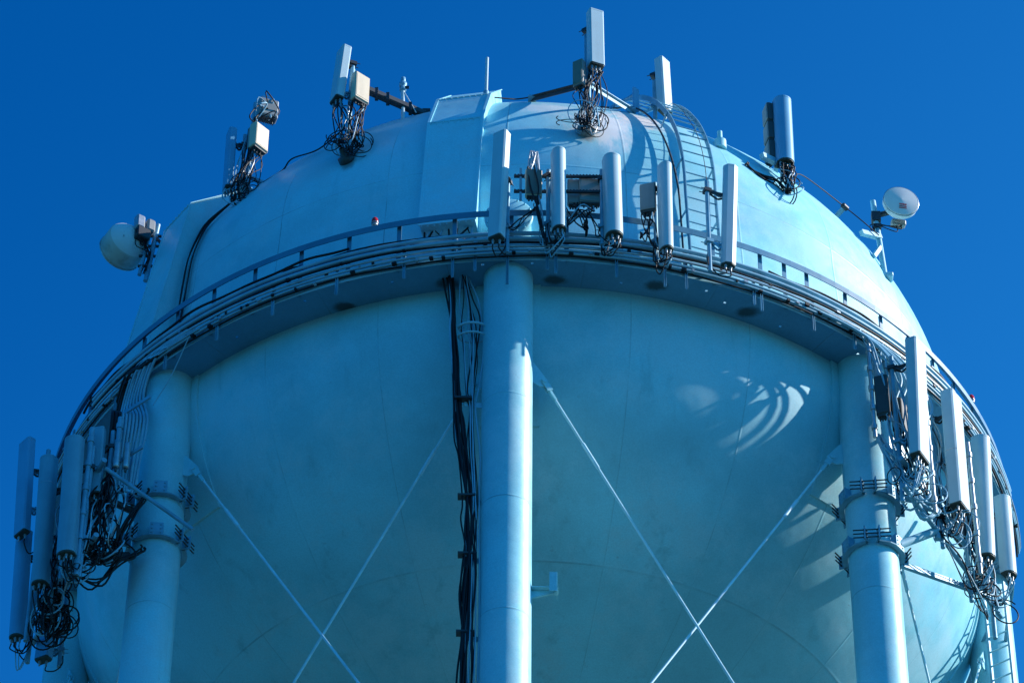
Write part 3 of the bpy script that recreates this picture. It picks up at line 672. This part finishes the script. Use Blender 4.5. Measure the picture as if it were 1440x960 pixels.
t=thing('whip_post','thin white pole on top of the central cover box','pole',(-.78,-6.5,6.05)); m=MB(); m.cyl((-.78,-6.5,5.75),(-.77,-6.5,6.95),.03,12); m.build('pole',M_WHITE,t); m=MB(); m.cyl((-.78,-6.5,5.95),(-.78,-6.5,6.08),.05,12); m.build('socket',M_STEEL,t)
t=thing('whip_antenna','thin pale pole with a ribbed tip left of the central cover box','antenna',(-2.22,-6.34,5.45)); m=MB(); m.cyl((-2.22,-6.34,5.4),(-2.25,-6.34,6.3),.035,12); m.build('pole',M_WHITE,t)
m=MB(); p=V((-2.25,-6.34,6.25)); m.lathe(p,UP,[(.03,0),(.06,.02),(.06,.09),(.035,.1),(.07,.13),(.07,.2),(.03,.22),(.045,.26),(.04,.34),(0,.38)],14); m.build('tip',M_STEEL,t)
m=MB(); m.tube([(-2.22,-6.36,6.2),(-2.0,-6.3,5.75)],.010,6); m.build('stay_wire',M_WHITE,t)
m=MB(); m.box((-2.22,-6.37,6.32),(1,0,0),(0,1,0),UP,.16,.03,.05); m.build('clamp',M_DKSTEEL,t)
def cable(label,pts,r=.014,mt=None,name='cable'):
    m=MB(); m.tube(crv(pts,8),r,6); o=m.build(name,mt or M_BLACK,None,origin=pts[0]); return tag(o,label,'cable')
cable('black cable sagging along the dome edge between the two left masts',[(-4.7,-5.3,5.0),(-4.35,-5.55,5.05),dome_pt(-35.5,5.0,.1),dome_pt(-31,4.95,.06),(-3.2,-6.7,4.95)])
cable('black cable lying along the dome crown from the cover box to the black arm',[(-.75,-6.55,5.9),dome_pt(-3.5,6.02,.06),dome_pt(-2,6.1,.05),dome_pt(0,6.05,.08)])
cable('thin black cable between the black beam and the central cover box',[(-1.9,-6.1,5.95),(-1.6,-6.1,6.0),(-1.3,-6.3,6.1)],.010)
t=thing('cable_standoff','small blue post holding the cable on the right edge of the dome','bracket',dome_pt(49.6,4.92)); b=dome_pt(49.6,4.92); n_=(dome_pt(49.6,4.92,1)-b)
m=MB(); m.beam(b-n_*.03,b+n_*.22,.08,.05); m.build('post',M_STEEL,t); m=MB(); m.cyl(b+n_*.22-rt(49.6)*.06,b+n_*.22+rt(49.6)*.06,.05,10); m.build('clamp',M_DKSTEEL,t)
cable('black cable from the blue antenna cylinder down to the right dish',[(4.55,-6.1,4.3),(4.75,-5.8,4.75),b+n_*.22,(5.9,-4.65,4.75),(6.18,-4.45,4.62)],.010)

# --- microwave dishes
def dish(label,c,fdir,R,depth,mast,front=True):
    c=V(c); f=V(fdir).normalized(); x=f.cross(UP).normalized(); y=x.cross(f)
    t=thing('microwave_dish',label,'dish antenna',V((mast[0],mast[1],mast[2])),'microwave dishes on the dome')
    m=MB(); m.lathe(c,f,[(R*.96,-depth),(R,-depth+.02),(R,0),(R*.985,.012)],48); m.build('drum',M_DISH if front else M_DRUM,t)
    m=MB(); m.lathe(c,f,[(R*.985,.010),(R*.9,.016),(R*.10,.045),(0,.047)],48); m.build('radome',M_DISH,t)
    m=MB(); m.lathe(c,f,[(R*.96,-depth),(R*.93,-depth-.02),(R*.72,-depth-.10),(R*.4,-depth-.17),(R*.2,-depth-.19),(0,-depth-.19)],48); m.build('reflector_back',M_DISH,t)
    m=MB(); m.lathe(c,f,[(R+.004,-.03),(R+.012,-.03),(R+.012,-.005),(R+.004,-.005)],48); m.build('rim_band',M_GALV,t)
    return t,c,f,x,y
# right dish: shallow drum facing the camera side
f=V((.16,-.97,-.10))
t,c,f,x,y=dish('white microwave dish with a red mark on the right edge of the dome',(6.62,-4.50,5.43),f,.315,.13,(6.31,-4.3,3.75),True)
xr=-x if x.x<0 else x
def onrad(a,b_): r_=sqrt(a*a+b_*b_); return c+xr*a+y*b_+f*(.016+.029*(.2835-r_)/(.2835-.038)+.004)
m=MB()
for k in range(4): m.box(onrad(-.035+.035*k,-.10),xr,f,y,.024,.006,.030)
m.box(onrad(.018,-.145),xr,f,y,.13,.006,.016); m.box(onrad(.018,-.178),xr,f,y,.14,.006,.014)
m.build('printed_mark',M_MARK,t)
m=MB(); m.cyl((6.25,-4.3,3.70),(6.14,-4.3,5.62),.05,14); m.build('mast_pipe',M_PAINT,t)
m=MB(); m.beam((6.22,-4.3,4.72),(5.85,-4.62,4.52),.09,.09); m.beam((6.2,-4.32,4.45),(6.05,-4.5,4.05),.07,.07); m.build('mast_strut',M_PAINT,t)
m=MB(); m.box((6.28,-4.28,3.76),(1,0,0),(0,1,0),UP,.22,.2,.10,.02); m.build('mast_foot',M_PAINT,t)
m=MB(); m.beam((6.16,-4.3,5.25),c-f*.26,.07,.07); m.box((6.17,-4.3,5.2),(1,0,0),(0,1,0),UP,.16,.14,.22); m.box((6.18,-4.32,4.95),(1,0,0),(0,1,0),UP,.14,.12,.08); m.build('dish_bracket',M_DKSTEEL,t)
m=MB(); m.box(c-f*.36-UP*.25+V((.02,0,0)),xr,f,y,.26,.14,.12,.02); m.build('dish_radio',M_GREY,t)
for k in range(5):
    s=c-f*.3-UP*.25+rv(.06); m=MB(); m.tube(crv([s,s-UP*.15+rv(.06),V((6.14,-4.38,5.0))+rv(.06),V((6.10,-4.4,4.75))+rv(.04)],6),.009,6); m.build('cable',M_BLACK,t)
# left dish: deep drum seen from behind and below
t,c,f,x,y=dish('weathered white dish seen from behind at the left edge of the dome',(-7.36,-3.55,4.95),V((-.55,.83,-.05)),.40,.38,(-6.81,-3.7,4.0),False)
if x.x<0: x=-x
m=MB(); m.cyl((-6.80,-3.8,4.02),(-6.68,-3.8,5.42),.045,14); m.cyl((-6.92,-3.82,4.15),(-6.80,-3.82,5.30),.036,12); m.build('mast_pipe',M_STEEL,t)
m=MB()
for z in (4.35,4.6,4.85,5.1): m.beam((-6.96,-3.84,z),(-6.60,-3.78,z+.05),.05,.03)
m.beam((-6.74,-3.8,5.15),(-6.46,-3.85,4.75),.05,.05); m.build('mast_bracket',M_DKSTEEL,t)
b=c-f*.62
m=MB(); m.box(b+y*.26+x*.05,x,y,f,.17,.32,.16,.03); m.build('dish_radio',M_GALV,t)
m=MB(); m.box(b+y*.26+x*.26,x,y,f,.16,.30,.18,.03); m.build('dish_radio',M_GREY,t)
m=MB(); m.box(b+y*.0+x*.12,x,y,f,.26,.26,.16,.02); m.beam(b+x*.1,(-6.85,-3.8,4.9),.09,.09); m.build('dish_bracket',M_DKSTEEL,t)
for i in range(2):
    for j in range(2):
        m=MB(); a_,b_=-.16+.12*j,-.10+.10*i; r_=sqrt(a_*a_+b_*b_); q=c+x*a_+y*b_-f*(.36+.19-.09*min(1,(r_/.365)**1.4)+.006)
        m.box(q,x,f,y,.07,.005,.014); m.box(q+x*.03-y*.03,x,f,y,.014,.005,.06); m.box(q-x*.03-y*.02,x,f,y,.014,.005,.04); m.build('printed_mark',M_GMARK,t)
for k in range(6):
    s=b+x*.1+rv(.10); m=MB(); m.tube(crv([s,s-UP*.2+rv(.08),V((-6.80,-3.86,4.6))+rv(.06),V((-6.83,-3.84,4.2))+rv(.05)],6),.010,6); m.build('cable',M_BLACK,t)

# ------------------------------------------------------------------ leg collars
def saddle(c,ang,m):
    f=hd(ang); x=rt(ang)
    poly=[(-.35,.26),(-.26,.325),(-.14,.392),(0,.412),(.14,.392),(.26,.325),(.35,.26),(.39,.31),(.22,.455),(.12,.495),(-.12,.495),(-.22,.455),(-.39,.31)]
    m.prism(poly,c-UP*.13,x,f,UP*.022)
    m.box(c+f*.49,x,f,UP,.22,.018,.25)
    for s_ in (-1,1): m.box(c+f*.445+x*(s_*.10),x,f,UP,.016,.10,.22)
    for i in (-1,1):
        for j in (-1,0,1): m.cyl(c+f*.497+x*(.07*i)+UP*(.08*j),c+f*.515+x*(.07*i)+UP*(.08*j),.015,6)
    for s_ in (-1,1):
        q=c+x*(s_*.375)+f*.335; d=(x*s_-f*1.1).normalized(); m.box(q,d,d.cross(UP),UP,.02,.15,.26)
        for j in (-.075,0,.075): m.cyl(q+UP*j-d*.03,q+UP*j+d*.03,.022,6)
def collar(i,z,base,lab):
    c=P(legc(i),RL,z); t=thing('leg_collar',lab,'clamp',c,'bolted collars on the legs')
    for k in range(3):
        m=MB(); saddle(c,base+120*k,m); m.build('saddle',M_STEEL,t)
    for k in range(3):
        a=base+120*k; b_=base+120*(k+1)
        p=c+hd(a)*.345+rt(a)*.40; q=c+hd(b_)*.345-rt(b_)*.40; d=(q-p).normalized()
        for zz in (-.075,0,.075):
            for off in (.05,): 
                m=MB(); m.cyl(p-d*.20+UP*zz,q+d*.20+UP*zz,.012,6)
                for e in (p-d*.02,q+d*.02): m.cyl(e-d*.02+UP*zz,e+d*.02+UP*zz,.02,6)
                m.build('threaded_rod',M_DKSTEEL,t)
    return c
cR1=collar(1,-2.93,-66,'upper bolted steel collar around the right leg'); cR2=collar(1,-3.94,-66,'lower bolted steel collar around the right leg')
cL1=collar(-1,-2.63,4,'upper bolted steel collar around the left leg'); cL2=collar(-1,-3.51,4,'lower bolted steel collar around the left leg')

# ------------------------------------------------------------------ right antenna sector
random.seed(77)
t=thing('sector_frame','blue steel frame holding the right antennas out from its leg','frame',cR2)
qa,qb=V((6.0,-6.85,0)),V((7.75,-3.75,0)); hR=60.0
for z in (-2.85,-3.42):
    m=MB(); m.cyl(qa+UP*z-(qb-qa).normalized()*.2,qb+UP*z,.045,12); m.build('face_pipe',M_STEEL,t)
mid=qa.lerp(qb,.30)
m=MB(); m.cyl(cR2+hd(60)*.45,mid+UP*-3.42,.07,14); m.build('arm',M_PAINT,t)
m=MB(); m.cyl(cR1+hd(60)*.45,mid+UP*-2.85,.06,14); m.build('arm',M_STEEL,t)
m=MB(); m.beam(cR2+V((.42,.1,-.12)),V((7.5,-4.3,-3.42)),.07,.09); m.build('tie_bar',M_STEEL,t)
m=MB(); m.cyl(mid+UP*-2.7,mid+UP*-3.6,.05,12); m.build('arm_post',M_STEEL,t)
GR='antennas beside the right leg'
def rpipe(p): return (p[0]-.30,p[1]+.17)
panel('nearest right antenna, tall white box with bare pipe at its left',(6.20,-7.0,-2.85),(6.29,-7.0,-.39),60,.40,.20,'box',pipe=(rpipe((6.2,-7.0)),-3.6,-.5),ncon=6,cables=8,group=GR,brk=(.2,.85),loop=.5)
panel('second right antenna, white box with a thin joint line',(6.91,-6.0,-3.03),(6.94,-6.0,-.62),60,.40,.22,'box',pipe=(rpipe((6.91,-6.)),-3.7,-.6),ncon=6,cables=8,group=GR,brk=(.2,.85),loop=.5,seam=.46)
panel('third right antenna, white with a rounded front',(7.45,-4.9,-3.12),(7.56,-4.9,-.58),52,.30,.26,'round',pipe=(rpipe((7.45,-4.9)),-3.9,-.7),ncon=5,cables=7,group=GR,brk=(.2,.85),loop=.45)
panel('short rounded white antenna furthest out on the right',(7.90,-4.2,-2.90),(7.93,-4.2,-1.28),52,.28,.22,'round',pipe=(rpipe((7.88,-4.2)),-4.1,-1.0),ncon=4,cables=6,group=GR,brk=(.2,.85),loop=.45)
radio('tall dark radio unit beside the right leg',(5.72,-6.75,-1.30),-20,.22,.85,.22,M_DARK)
radio('dark radio unit behind the nearest right antenna',(6.02,-6.55,-1.6),60,.3,.7,.22,M_DARK)
radio('dark radio unit behind the third right antenna',(7.1,-4.75,-2.3),60,.3,.8,.22,M_DARK)
for k,(x_,y_,z0,z1,l) in enumerate(((5.55,-6.78,-2.2,-.1,'bare steel pipe nearest the right leg below the walkway'),(6.45,-6.45,-3.5,-.8,'bare steel pipe between the first and second right antennas'),(7.25,-5.3,-3.8,-1.0,'bare steel pipe between the second and third right antennas'))):
    m=MB(); m.cyl((x_,y_,z0),(x_,y_,z1),.035,12)
    for q in range(5): z=z0+(z1-z0)*(q+.5)/5; m.cyl((x_,y_,z-.05),(x_,y_,z+.05),.052,10)
    o=m.build('steel_pipe',M_GALV,None,origin=(x_,y_,z0)); tag(o,l,'pipe','spare pipes behind the right antennas')
bundle('mass of cables behind and below the nearest right antenna',[(5.8,-6.8,-1.7),(6.0,-6.75,-2.0),(6.1,-6.8,-2.6),(5.9,-6.7,-.6)],[(5.9,-6.75,-2.9),(6.15,-6.7,-3.0),(6.3,-6.6,-3.2)],26,.012,(.1,.4),.16,loops=8,black=.35)
bundle('mass of cables behind the second right antenna',[(6.6,-5.9,-1.0),(6.7,-5.9,-1.9),(6.75,-5.9,-2.8)],[(6.6,-5.9,-2.9),(6.75,-5.8,-3.3),(6.9,-5.9,-3.2)],24,.012,(.1,.35),.14,loops=8,black=.35)
bundle('mass of cables behind the third and fourth right antennas',[(7.2,-4.9,-1.2),(7.3,-4.8,-2.2),(7.55,-4.3,-2.6)],[(7.2,-4.8,-3.4),(7.4,-4.6,-3.5),(7.65,-4.2,-3.5)],24,.012,(.1,.35),.14,loops=8,black=.35)
bundle('blue painted cables swagging between the right leg and the antennas',[(5.75,-6.6,-2.2),(5.65,-6.6,-2.0),(5.6,-6.65,-.3)],[(6.3,-6.5,-3.2),(6.5,-6.3,-3.3)],12,.024,(.3,.7),.12,M_CABLEB,name='cable_swag')
bundle('pale flexible cables arching from the walkway down beside the right leg',[P(38.5,8.72,.1),P(40,8.72,.1),P(41.5,8.72,.05)],[(5.6,-6.8,-1.2),(5.75,-6.8,-1.1),(5.85,-6.8,-.8)],6,.013,(-.2,.1),.06,M_CABLEB,name='cable_drop')
t=thing('conduit_drop','sheaf of blue conduits curving down from the walkway edge beside the right leg','conduit',P(40,8.75,0))
for k in (0,1,3,4,6):
    e=V((5.95+.075*k,-6.66+.05*k,-1.25-.05*k)); m=MB(); m.tube(crv([P(33+1.1*k,8.70,.06+.02*(k%3)),P(36.5+1.1*k,8.76,.0),P(39.2+1.0*k,8.84,-.14-.015*k),P(41.2+.9*k,8.93,-.42-.03*k),P(42.3+.8*k,9.0,-.82-.03*k),e],7),.026,8); m.build('conduit',M_CABLEB,t)
bundle('long cables looping down from the right frame under the bowl edge',[(6.9,-5.4,-3.4),(6.6,-5.9,-3.4)],[(7.35,-4.4,-3.75),(7.45,-4.2,-3.7)],5,.010,(.1,.25),.1,name='cable_swag',black=.3)
# ladder on the far right leg
t=thing('leg_ladder','narrow pale ladder on the far right leg under the antennas','ladder',P(legc(2),RL,-12))
lc=P(legc(2),RL,0)+V((.02,-.74,0)); lx=V((.80,-.60,0))
for s_ in (-1,1):
    m=MB(); m.box(lc+lx*(s_*.2)+UP*-6.6,lx,lx.cross(UP),UP,.04,.06,12.0); m.build('ladder_rail',M_STEEL,t)
for k in range(40):
    m=MB(); z=-.75-.305*k; m.cyl(lc-lx*.2+UP*z,lc+lx*.2+UP*z,.016,8); m.build('ladder_rung',M_ROD,t)
for k in range(4):
    z=-1.5-2.4*k
    for s_ in (-1,1):
        m=MB(); m.beam(lc+lx*(s_*.2)+UP*z,P(legc(2),RL,z)+V((s_*.2,-.3,0)),.06,.014); m.build('ladder_standoff',M_STEEL,t)
# ------------------------------------------------------------------ left antenna sector
random.seed(99)
t=thing('sector_frame','dark steel frame holding the left antennas out from its leg','frame',cL2)
qa,qb=V((-6.75,-6.75,0)),V((-8.0,-4.0,0))
for z in (-2.75,-4.30):
    m=MB(); m.cyl(qa+UP*z,qb+UP*z,.045,12); m.build('face_pipe',M_STEEL,t)
m=MB(); m.cyl(cL2+hd(-70)*.45-UP*.3,qa.lerp(qb,.2)+UP*-4.30,.075,14); m.build('arm',M_DKSTEEL,t)
m=MB(); m.cyl(cL1+hd(-75)*.45-UP*.2,qa.lerp(qb,.2)+UP*-2.95,.06,14); m.build('arm',M_DKSTEEL,t)
m=MB(); m.cyl(qa.lerp(qb,.2)+UP*-2.4,qa.lerp(qb,.2)+UP*-4.5,.05,12); m.build('arm_post',M_STEEL,t)
m=MB(); m.cyl((-6.73,-6.62,-2.82),(-5.27,-6.62,-4.07),.034,14); m.cyl((-5.27,-6.62,-4.07),(-5.262,-6.62,-4.077),.04,14)
o=m.build('stay_pipe',M_STEEL,None,origin=(-6.73,-6.62,-2.82)); tag(o,'straight pipe slanting across the front of the left leg collars','pipe')
GL='antennas beside the left leg'
panel('outermost upper left antenna, flat box leaning outward',(-8.17,-5.3,-3.08),(-8.27,-5.3,-1.12),-48,.30,.15,'box',pipe=((-7.92,-5.2),-5.2,-1.2),ncon=2,cables=1,group=GL,mt=M_BLUEP,brk=(.3,.72),loop=.2)
panel('outermost lower left antenna, long rounded blue cover',(-8.12,-5.0,-4.96),(-8.21,-5.0,-2.80),-40,.25,.20,'round',pipe=((-7.9,-4.9),-5.4,-2.8),ncon=4,cables=6,group=GL,mt=M_BLUEP,loop=.45,seam=.985)
panel('left antenna with a rounded front and a band near its top',(-7.70,-5.9,-4.60),(-7.80,-5.9,-2.00),-30,.28,.22,'round',pipe=((-7.52,-5.7),-4.9,-1.9),ncon=4,cables=7,group=GL,mt=M_TEALP,loop=.5,seam=.78)
panel('tall left antenna with a plain rounded front nearest the camera',(-7.21,-6.7,-4.65),(-7.29,-6.7,-2.27),-20,.31,.20,'round',pipe=((-6.98,-6.55),-5.0,-2.3),ncon=4,cables=7,group=GL,mt=M_TEALP,loop=.45)
panel('shorter left antenna closest to the left leg',(-6.92,-6.4,-3.18),(-6.96,-6.4,-1.82),-10,.25,.17,'box',pipe=((-6.72,-6.3),-3.6,-1.75),ncon=4,cables=7,group=GL,mt=M_TEALP,loop=.4)
panel('low small left antenna hanging below the others by the far left leg',(-7.80,-4.0,-4.62),(-7.78,-4.0,-3.2),-30,.27,.18,'box',pipe=((-7.55,-3.9),-4.7,-3.0),ncon=0+2,cables=1,group=GL,mt=M_BLUEP,loop=.2)
for k,(x_,y_,z0,z1,l) in enumerate(((-6.62,-6.35,-3.7,-1.5,'bare steel pipe with clamps nearest the left leg'),(-7.02,-6.6,-5.0,-1.95,'long bare steel pipe hanging behind the tall left antenna'),(-7.35,-6.0,-4.6,-1.9,'bare steel pipe in the middle of the left antennas'))):
    m=MB(); m.cyl((x_,y_,z0),(x_,y_,z1),.042,12)
    for q in range(6): z=z0+(z1-z0)*(q+.5)/6; m.cyl((x_,y_,z-.05),(x_,y_,z+.05),.058,10)
    o=m.build('steel_pipe',M_STEEL,None,origin=(x_,y_,z0)); tag(o,l,'pipe','spare pipes behind the left antennas')
for (x_,y_,z0,l) in ((-6.60,-6.45,-2.65,'small grey tube amplifier on the pipe nearest the left leg'),(-6.45,-6.4,-2.62,'small grey tube amplifier just right of its twin by the left leg')):
    t=thing('tube_amplifier',l,'radio unit',(x_,y_,z0),'tube amplifiers by the left leg'); m=MB(); m.lathe((x_,y_,z0),UP,[(0,0),(.05,0),(.055,.02),(.055,.5),(.05,.52),(0,.52)],14); m.build('body',M_GALV,t); m=MB(); m.cyl((x_,y_,z0-.08),(x_,y_,z0),.02,8); m.build('connector',M_DARK,t)
radio('dark radio unit behind the tall left antenna',(-7.1,-6.35,-3.4),-60,.28,.8,.2,M_DARK)
radio('dark radio unit deep between the left antennas',(-7.45,-5.5,-3.2),-60,.28,.8,.2,M_DARK)
bundle('tangle of black cables between the left leg and its antennas',[(-6.7,-6.4,-2.7),(-6.8,-6.4,-3.2),(-6.5,-6.4,-3.0)],[(-6.9,-6.4,-4.2),(-7.0,-6.4,-4.5),(-6.5,-6.3,-4.2)],36,.013,(.1,.5),.2,loops=12)
bundle('black cables packed behind the outer left antennas',[(-7.4,-5.8,-2.6),(-7.5,-5.6,-3.2),(-7.6,-5.4,-3.6)],[(-7.4,-5.6,-4.6),(-7.55,-5.4,-4.8),(-7.6,-5.2,-4.9)],36,.013,(.1,.4),.2,loops=14)
bundle('coiled black cables below the left antennas',[(-7.6,-5.8,-4.7),(-7.5,-5.5,-4.6)],[(-7.5,-5.5,-4.9),(-7.4,-5.3,-4.8)],16,.012,(.3,.7),.12,loops=10,name='cable_coil')
bundle('thick black cables swagging from the left leg out to its antennas',[(-6.1,-6.2,-2.9),(-6.15,-6.2,-3.1)],[(-6.9,-6.4,-4.3),(-7.0,-6.3,-4.4)],6,.016,(.5,.9),.10,M_BLACK,name='cable_swag')
bundle('cables sweeping low under the dark arm of the left frame',[(-6.1,-6.1,-4.0)],[(-7.0,-6.3,-4.7),(-7.1,-6.2,-4.6)],5,.015,(.3,.5),.08,M_BLACK,name='cable_swag')
# conduits that dive from the walkway beside the left leg
t=thing('conduit_drop','bunch of pale blue flexible conduits dropping from the walkway beside the left leg','conduit',P(-50,8.5,-.1))
for k in range(11):
    a=-46.5-.75*k*.8; m=MB()
    s=P(a+1.5,RW+.12,.06+.04*(k%3)); pts=[P(a+8,RW+.12,.06+.045*(k%4)),P(a+4,RW+.13,.05+.045*(k%4)),s,P(a-1.2,RW+.02,-.45),V((-6.22-.055*k,-6.05-.02*k,-1.3)),V((-6.28-.05*k,-6.1+rv(.03).x,-2.2)),V((-6.30-.045*k,-6.15,-2.85+rv(.1).x))]
    m.tube(crv(pts,7),.022 if k<8 else .03,7); m.build('conduit',M_CABLEB if k<8 else M_BLACK,t)
for q_ in ((-6.38,-6.28,-1.15),(-6.42,-6.30,-2.25)):
    m=MB(); m.box(q_,rt(-42),hd(-42),UP,.62,.03,.07); m.build('conduit_bracket',M_STEEL,t)
cable('thin pale cable strung from the walkway down to the left leg',[P(-40,8.7,.0),P(-43,8.6,-.5),(-6.15,-6.1,-1.0)],.010,M_CABLEB)

# ------------------------------------------------------------------ cable run beside the front leg
random.seed(42)
t=thing('cable_run','bundle of black cables dropping from the walkway left of the front leg','cables',(-1.2,-8.1,-.02))
def drop_run(n,path,wid,r,jit,pcol):
    for k in range(n):
        th=random.uniform(0,6.28); ra=random.uniform(.2,1); tw=random.uniform(-.5,.5); pts=[]
        for i,(x,y,z,wf) in enumerate(path):
            th+=tw+random.uniform(-.5,.5); pts.append(V((x+wid*wf*ra*cos(th)+rv(jit).x,y+.05*ra*sin(th)+rv(jit*.5).y,z+(rv(.15).z if 0<i else 0))))
        m=MB(); m.tube(crv(pts,6),r*random.uniform(.75,1.25),7); m.build('cable',M_CABLEB if random.random()<pcol else M_BLACK,t)
MAINP=[(-1.28,-8.12,.02,1.3),(-1.24,-8.16,-.6,1),(-1.22,-8.18,-1.3,.8),(-1.18,-8.2,-2.0,.8),(-1.13,-8.22,-2.75,.6),(-1.08,-8.23,-3.4,.9),(-1.0,-8.24,-4.1,1),(-.94,-8.25,-4.75,.6),(-.92,-8.26,-5.3,1),(-.91,-8.26,-5.9,.6),(-.92,-8.26,-6.6,1.0),(-.92,-8.26,-7.4,.7),(-.93,-8.26,-8.4,1.1),(-.93,-8.26,-10,1),(-.92,-8.26,-14,1)]
drop_run(11,MAINP,.12,.0165,.022,.22)
SIDEP=[(-1.06,-8.14,.02,.7),(-.98,-8.17,-.6,1.5),(-.90,-8.17,-1.15,2.0),(-.88,-8.19,-1.8,1.6),(-.90,-8.21,-2.5,1.0),(-.89,-8.22,-3.0,.6),(-.84,-8.24,-3.8,.9),(-.80,-8.26,-4.75,.6),(-.78,-8.27,-5.5,.9),(-.79,-8.28,-6.2,.6),(-.80,-8.28,-7.4,.6),(-.80,-8.28,-9,.8),(-.80,-8.28,-14,.8)]
drop_run(10,SIDEP,.12,.011,.03,.4)
for z,xx in ((-2.75,-1.0),(-4.75,-.92),(-5.9,-.9),(-7.4,-.9)):
    m=MB(); m.box((xx-.02,-8.24,z),(1,0,0),(0,1,0),UP,.27,.13,.035); m.build('cable_tie',M_DKSTEEL,t); 
    m=MB(); m.beam((xx,-8.2,z-.06),(-.55,-8.12,z-.06),.012,.10); m.build('leg_standoff',M_PAINT,t)
m=MB(); c=V((-.90,-8.16,-1.15)); m.tube([c+V((.22*cos(q*pi/12),.13*sin(q*pi/12),0)) for q in range(25)],.022,8); m.tube([c+V((.22*cos(q*pi/12),.13*sin(q*pi/12),-.2)) for q in range(25)],.018,8); m.beam(c+V((.2,0,-.1)),c+V((.45,0,-.1)),.012,.10)
m.build('oval_guide',M_PAINT,t)

# ------------------------------------------------------------------ render
scene.render.resolution_x=1024; scene.render.resolution_y=682
scene.render.engine='CYCLES'
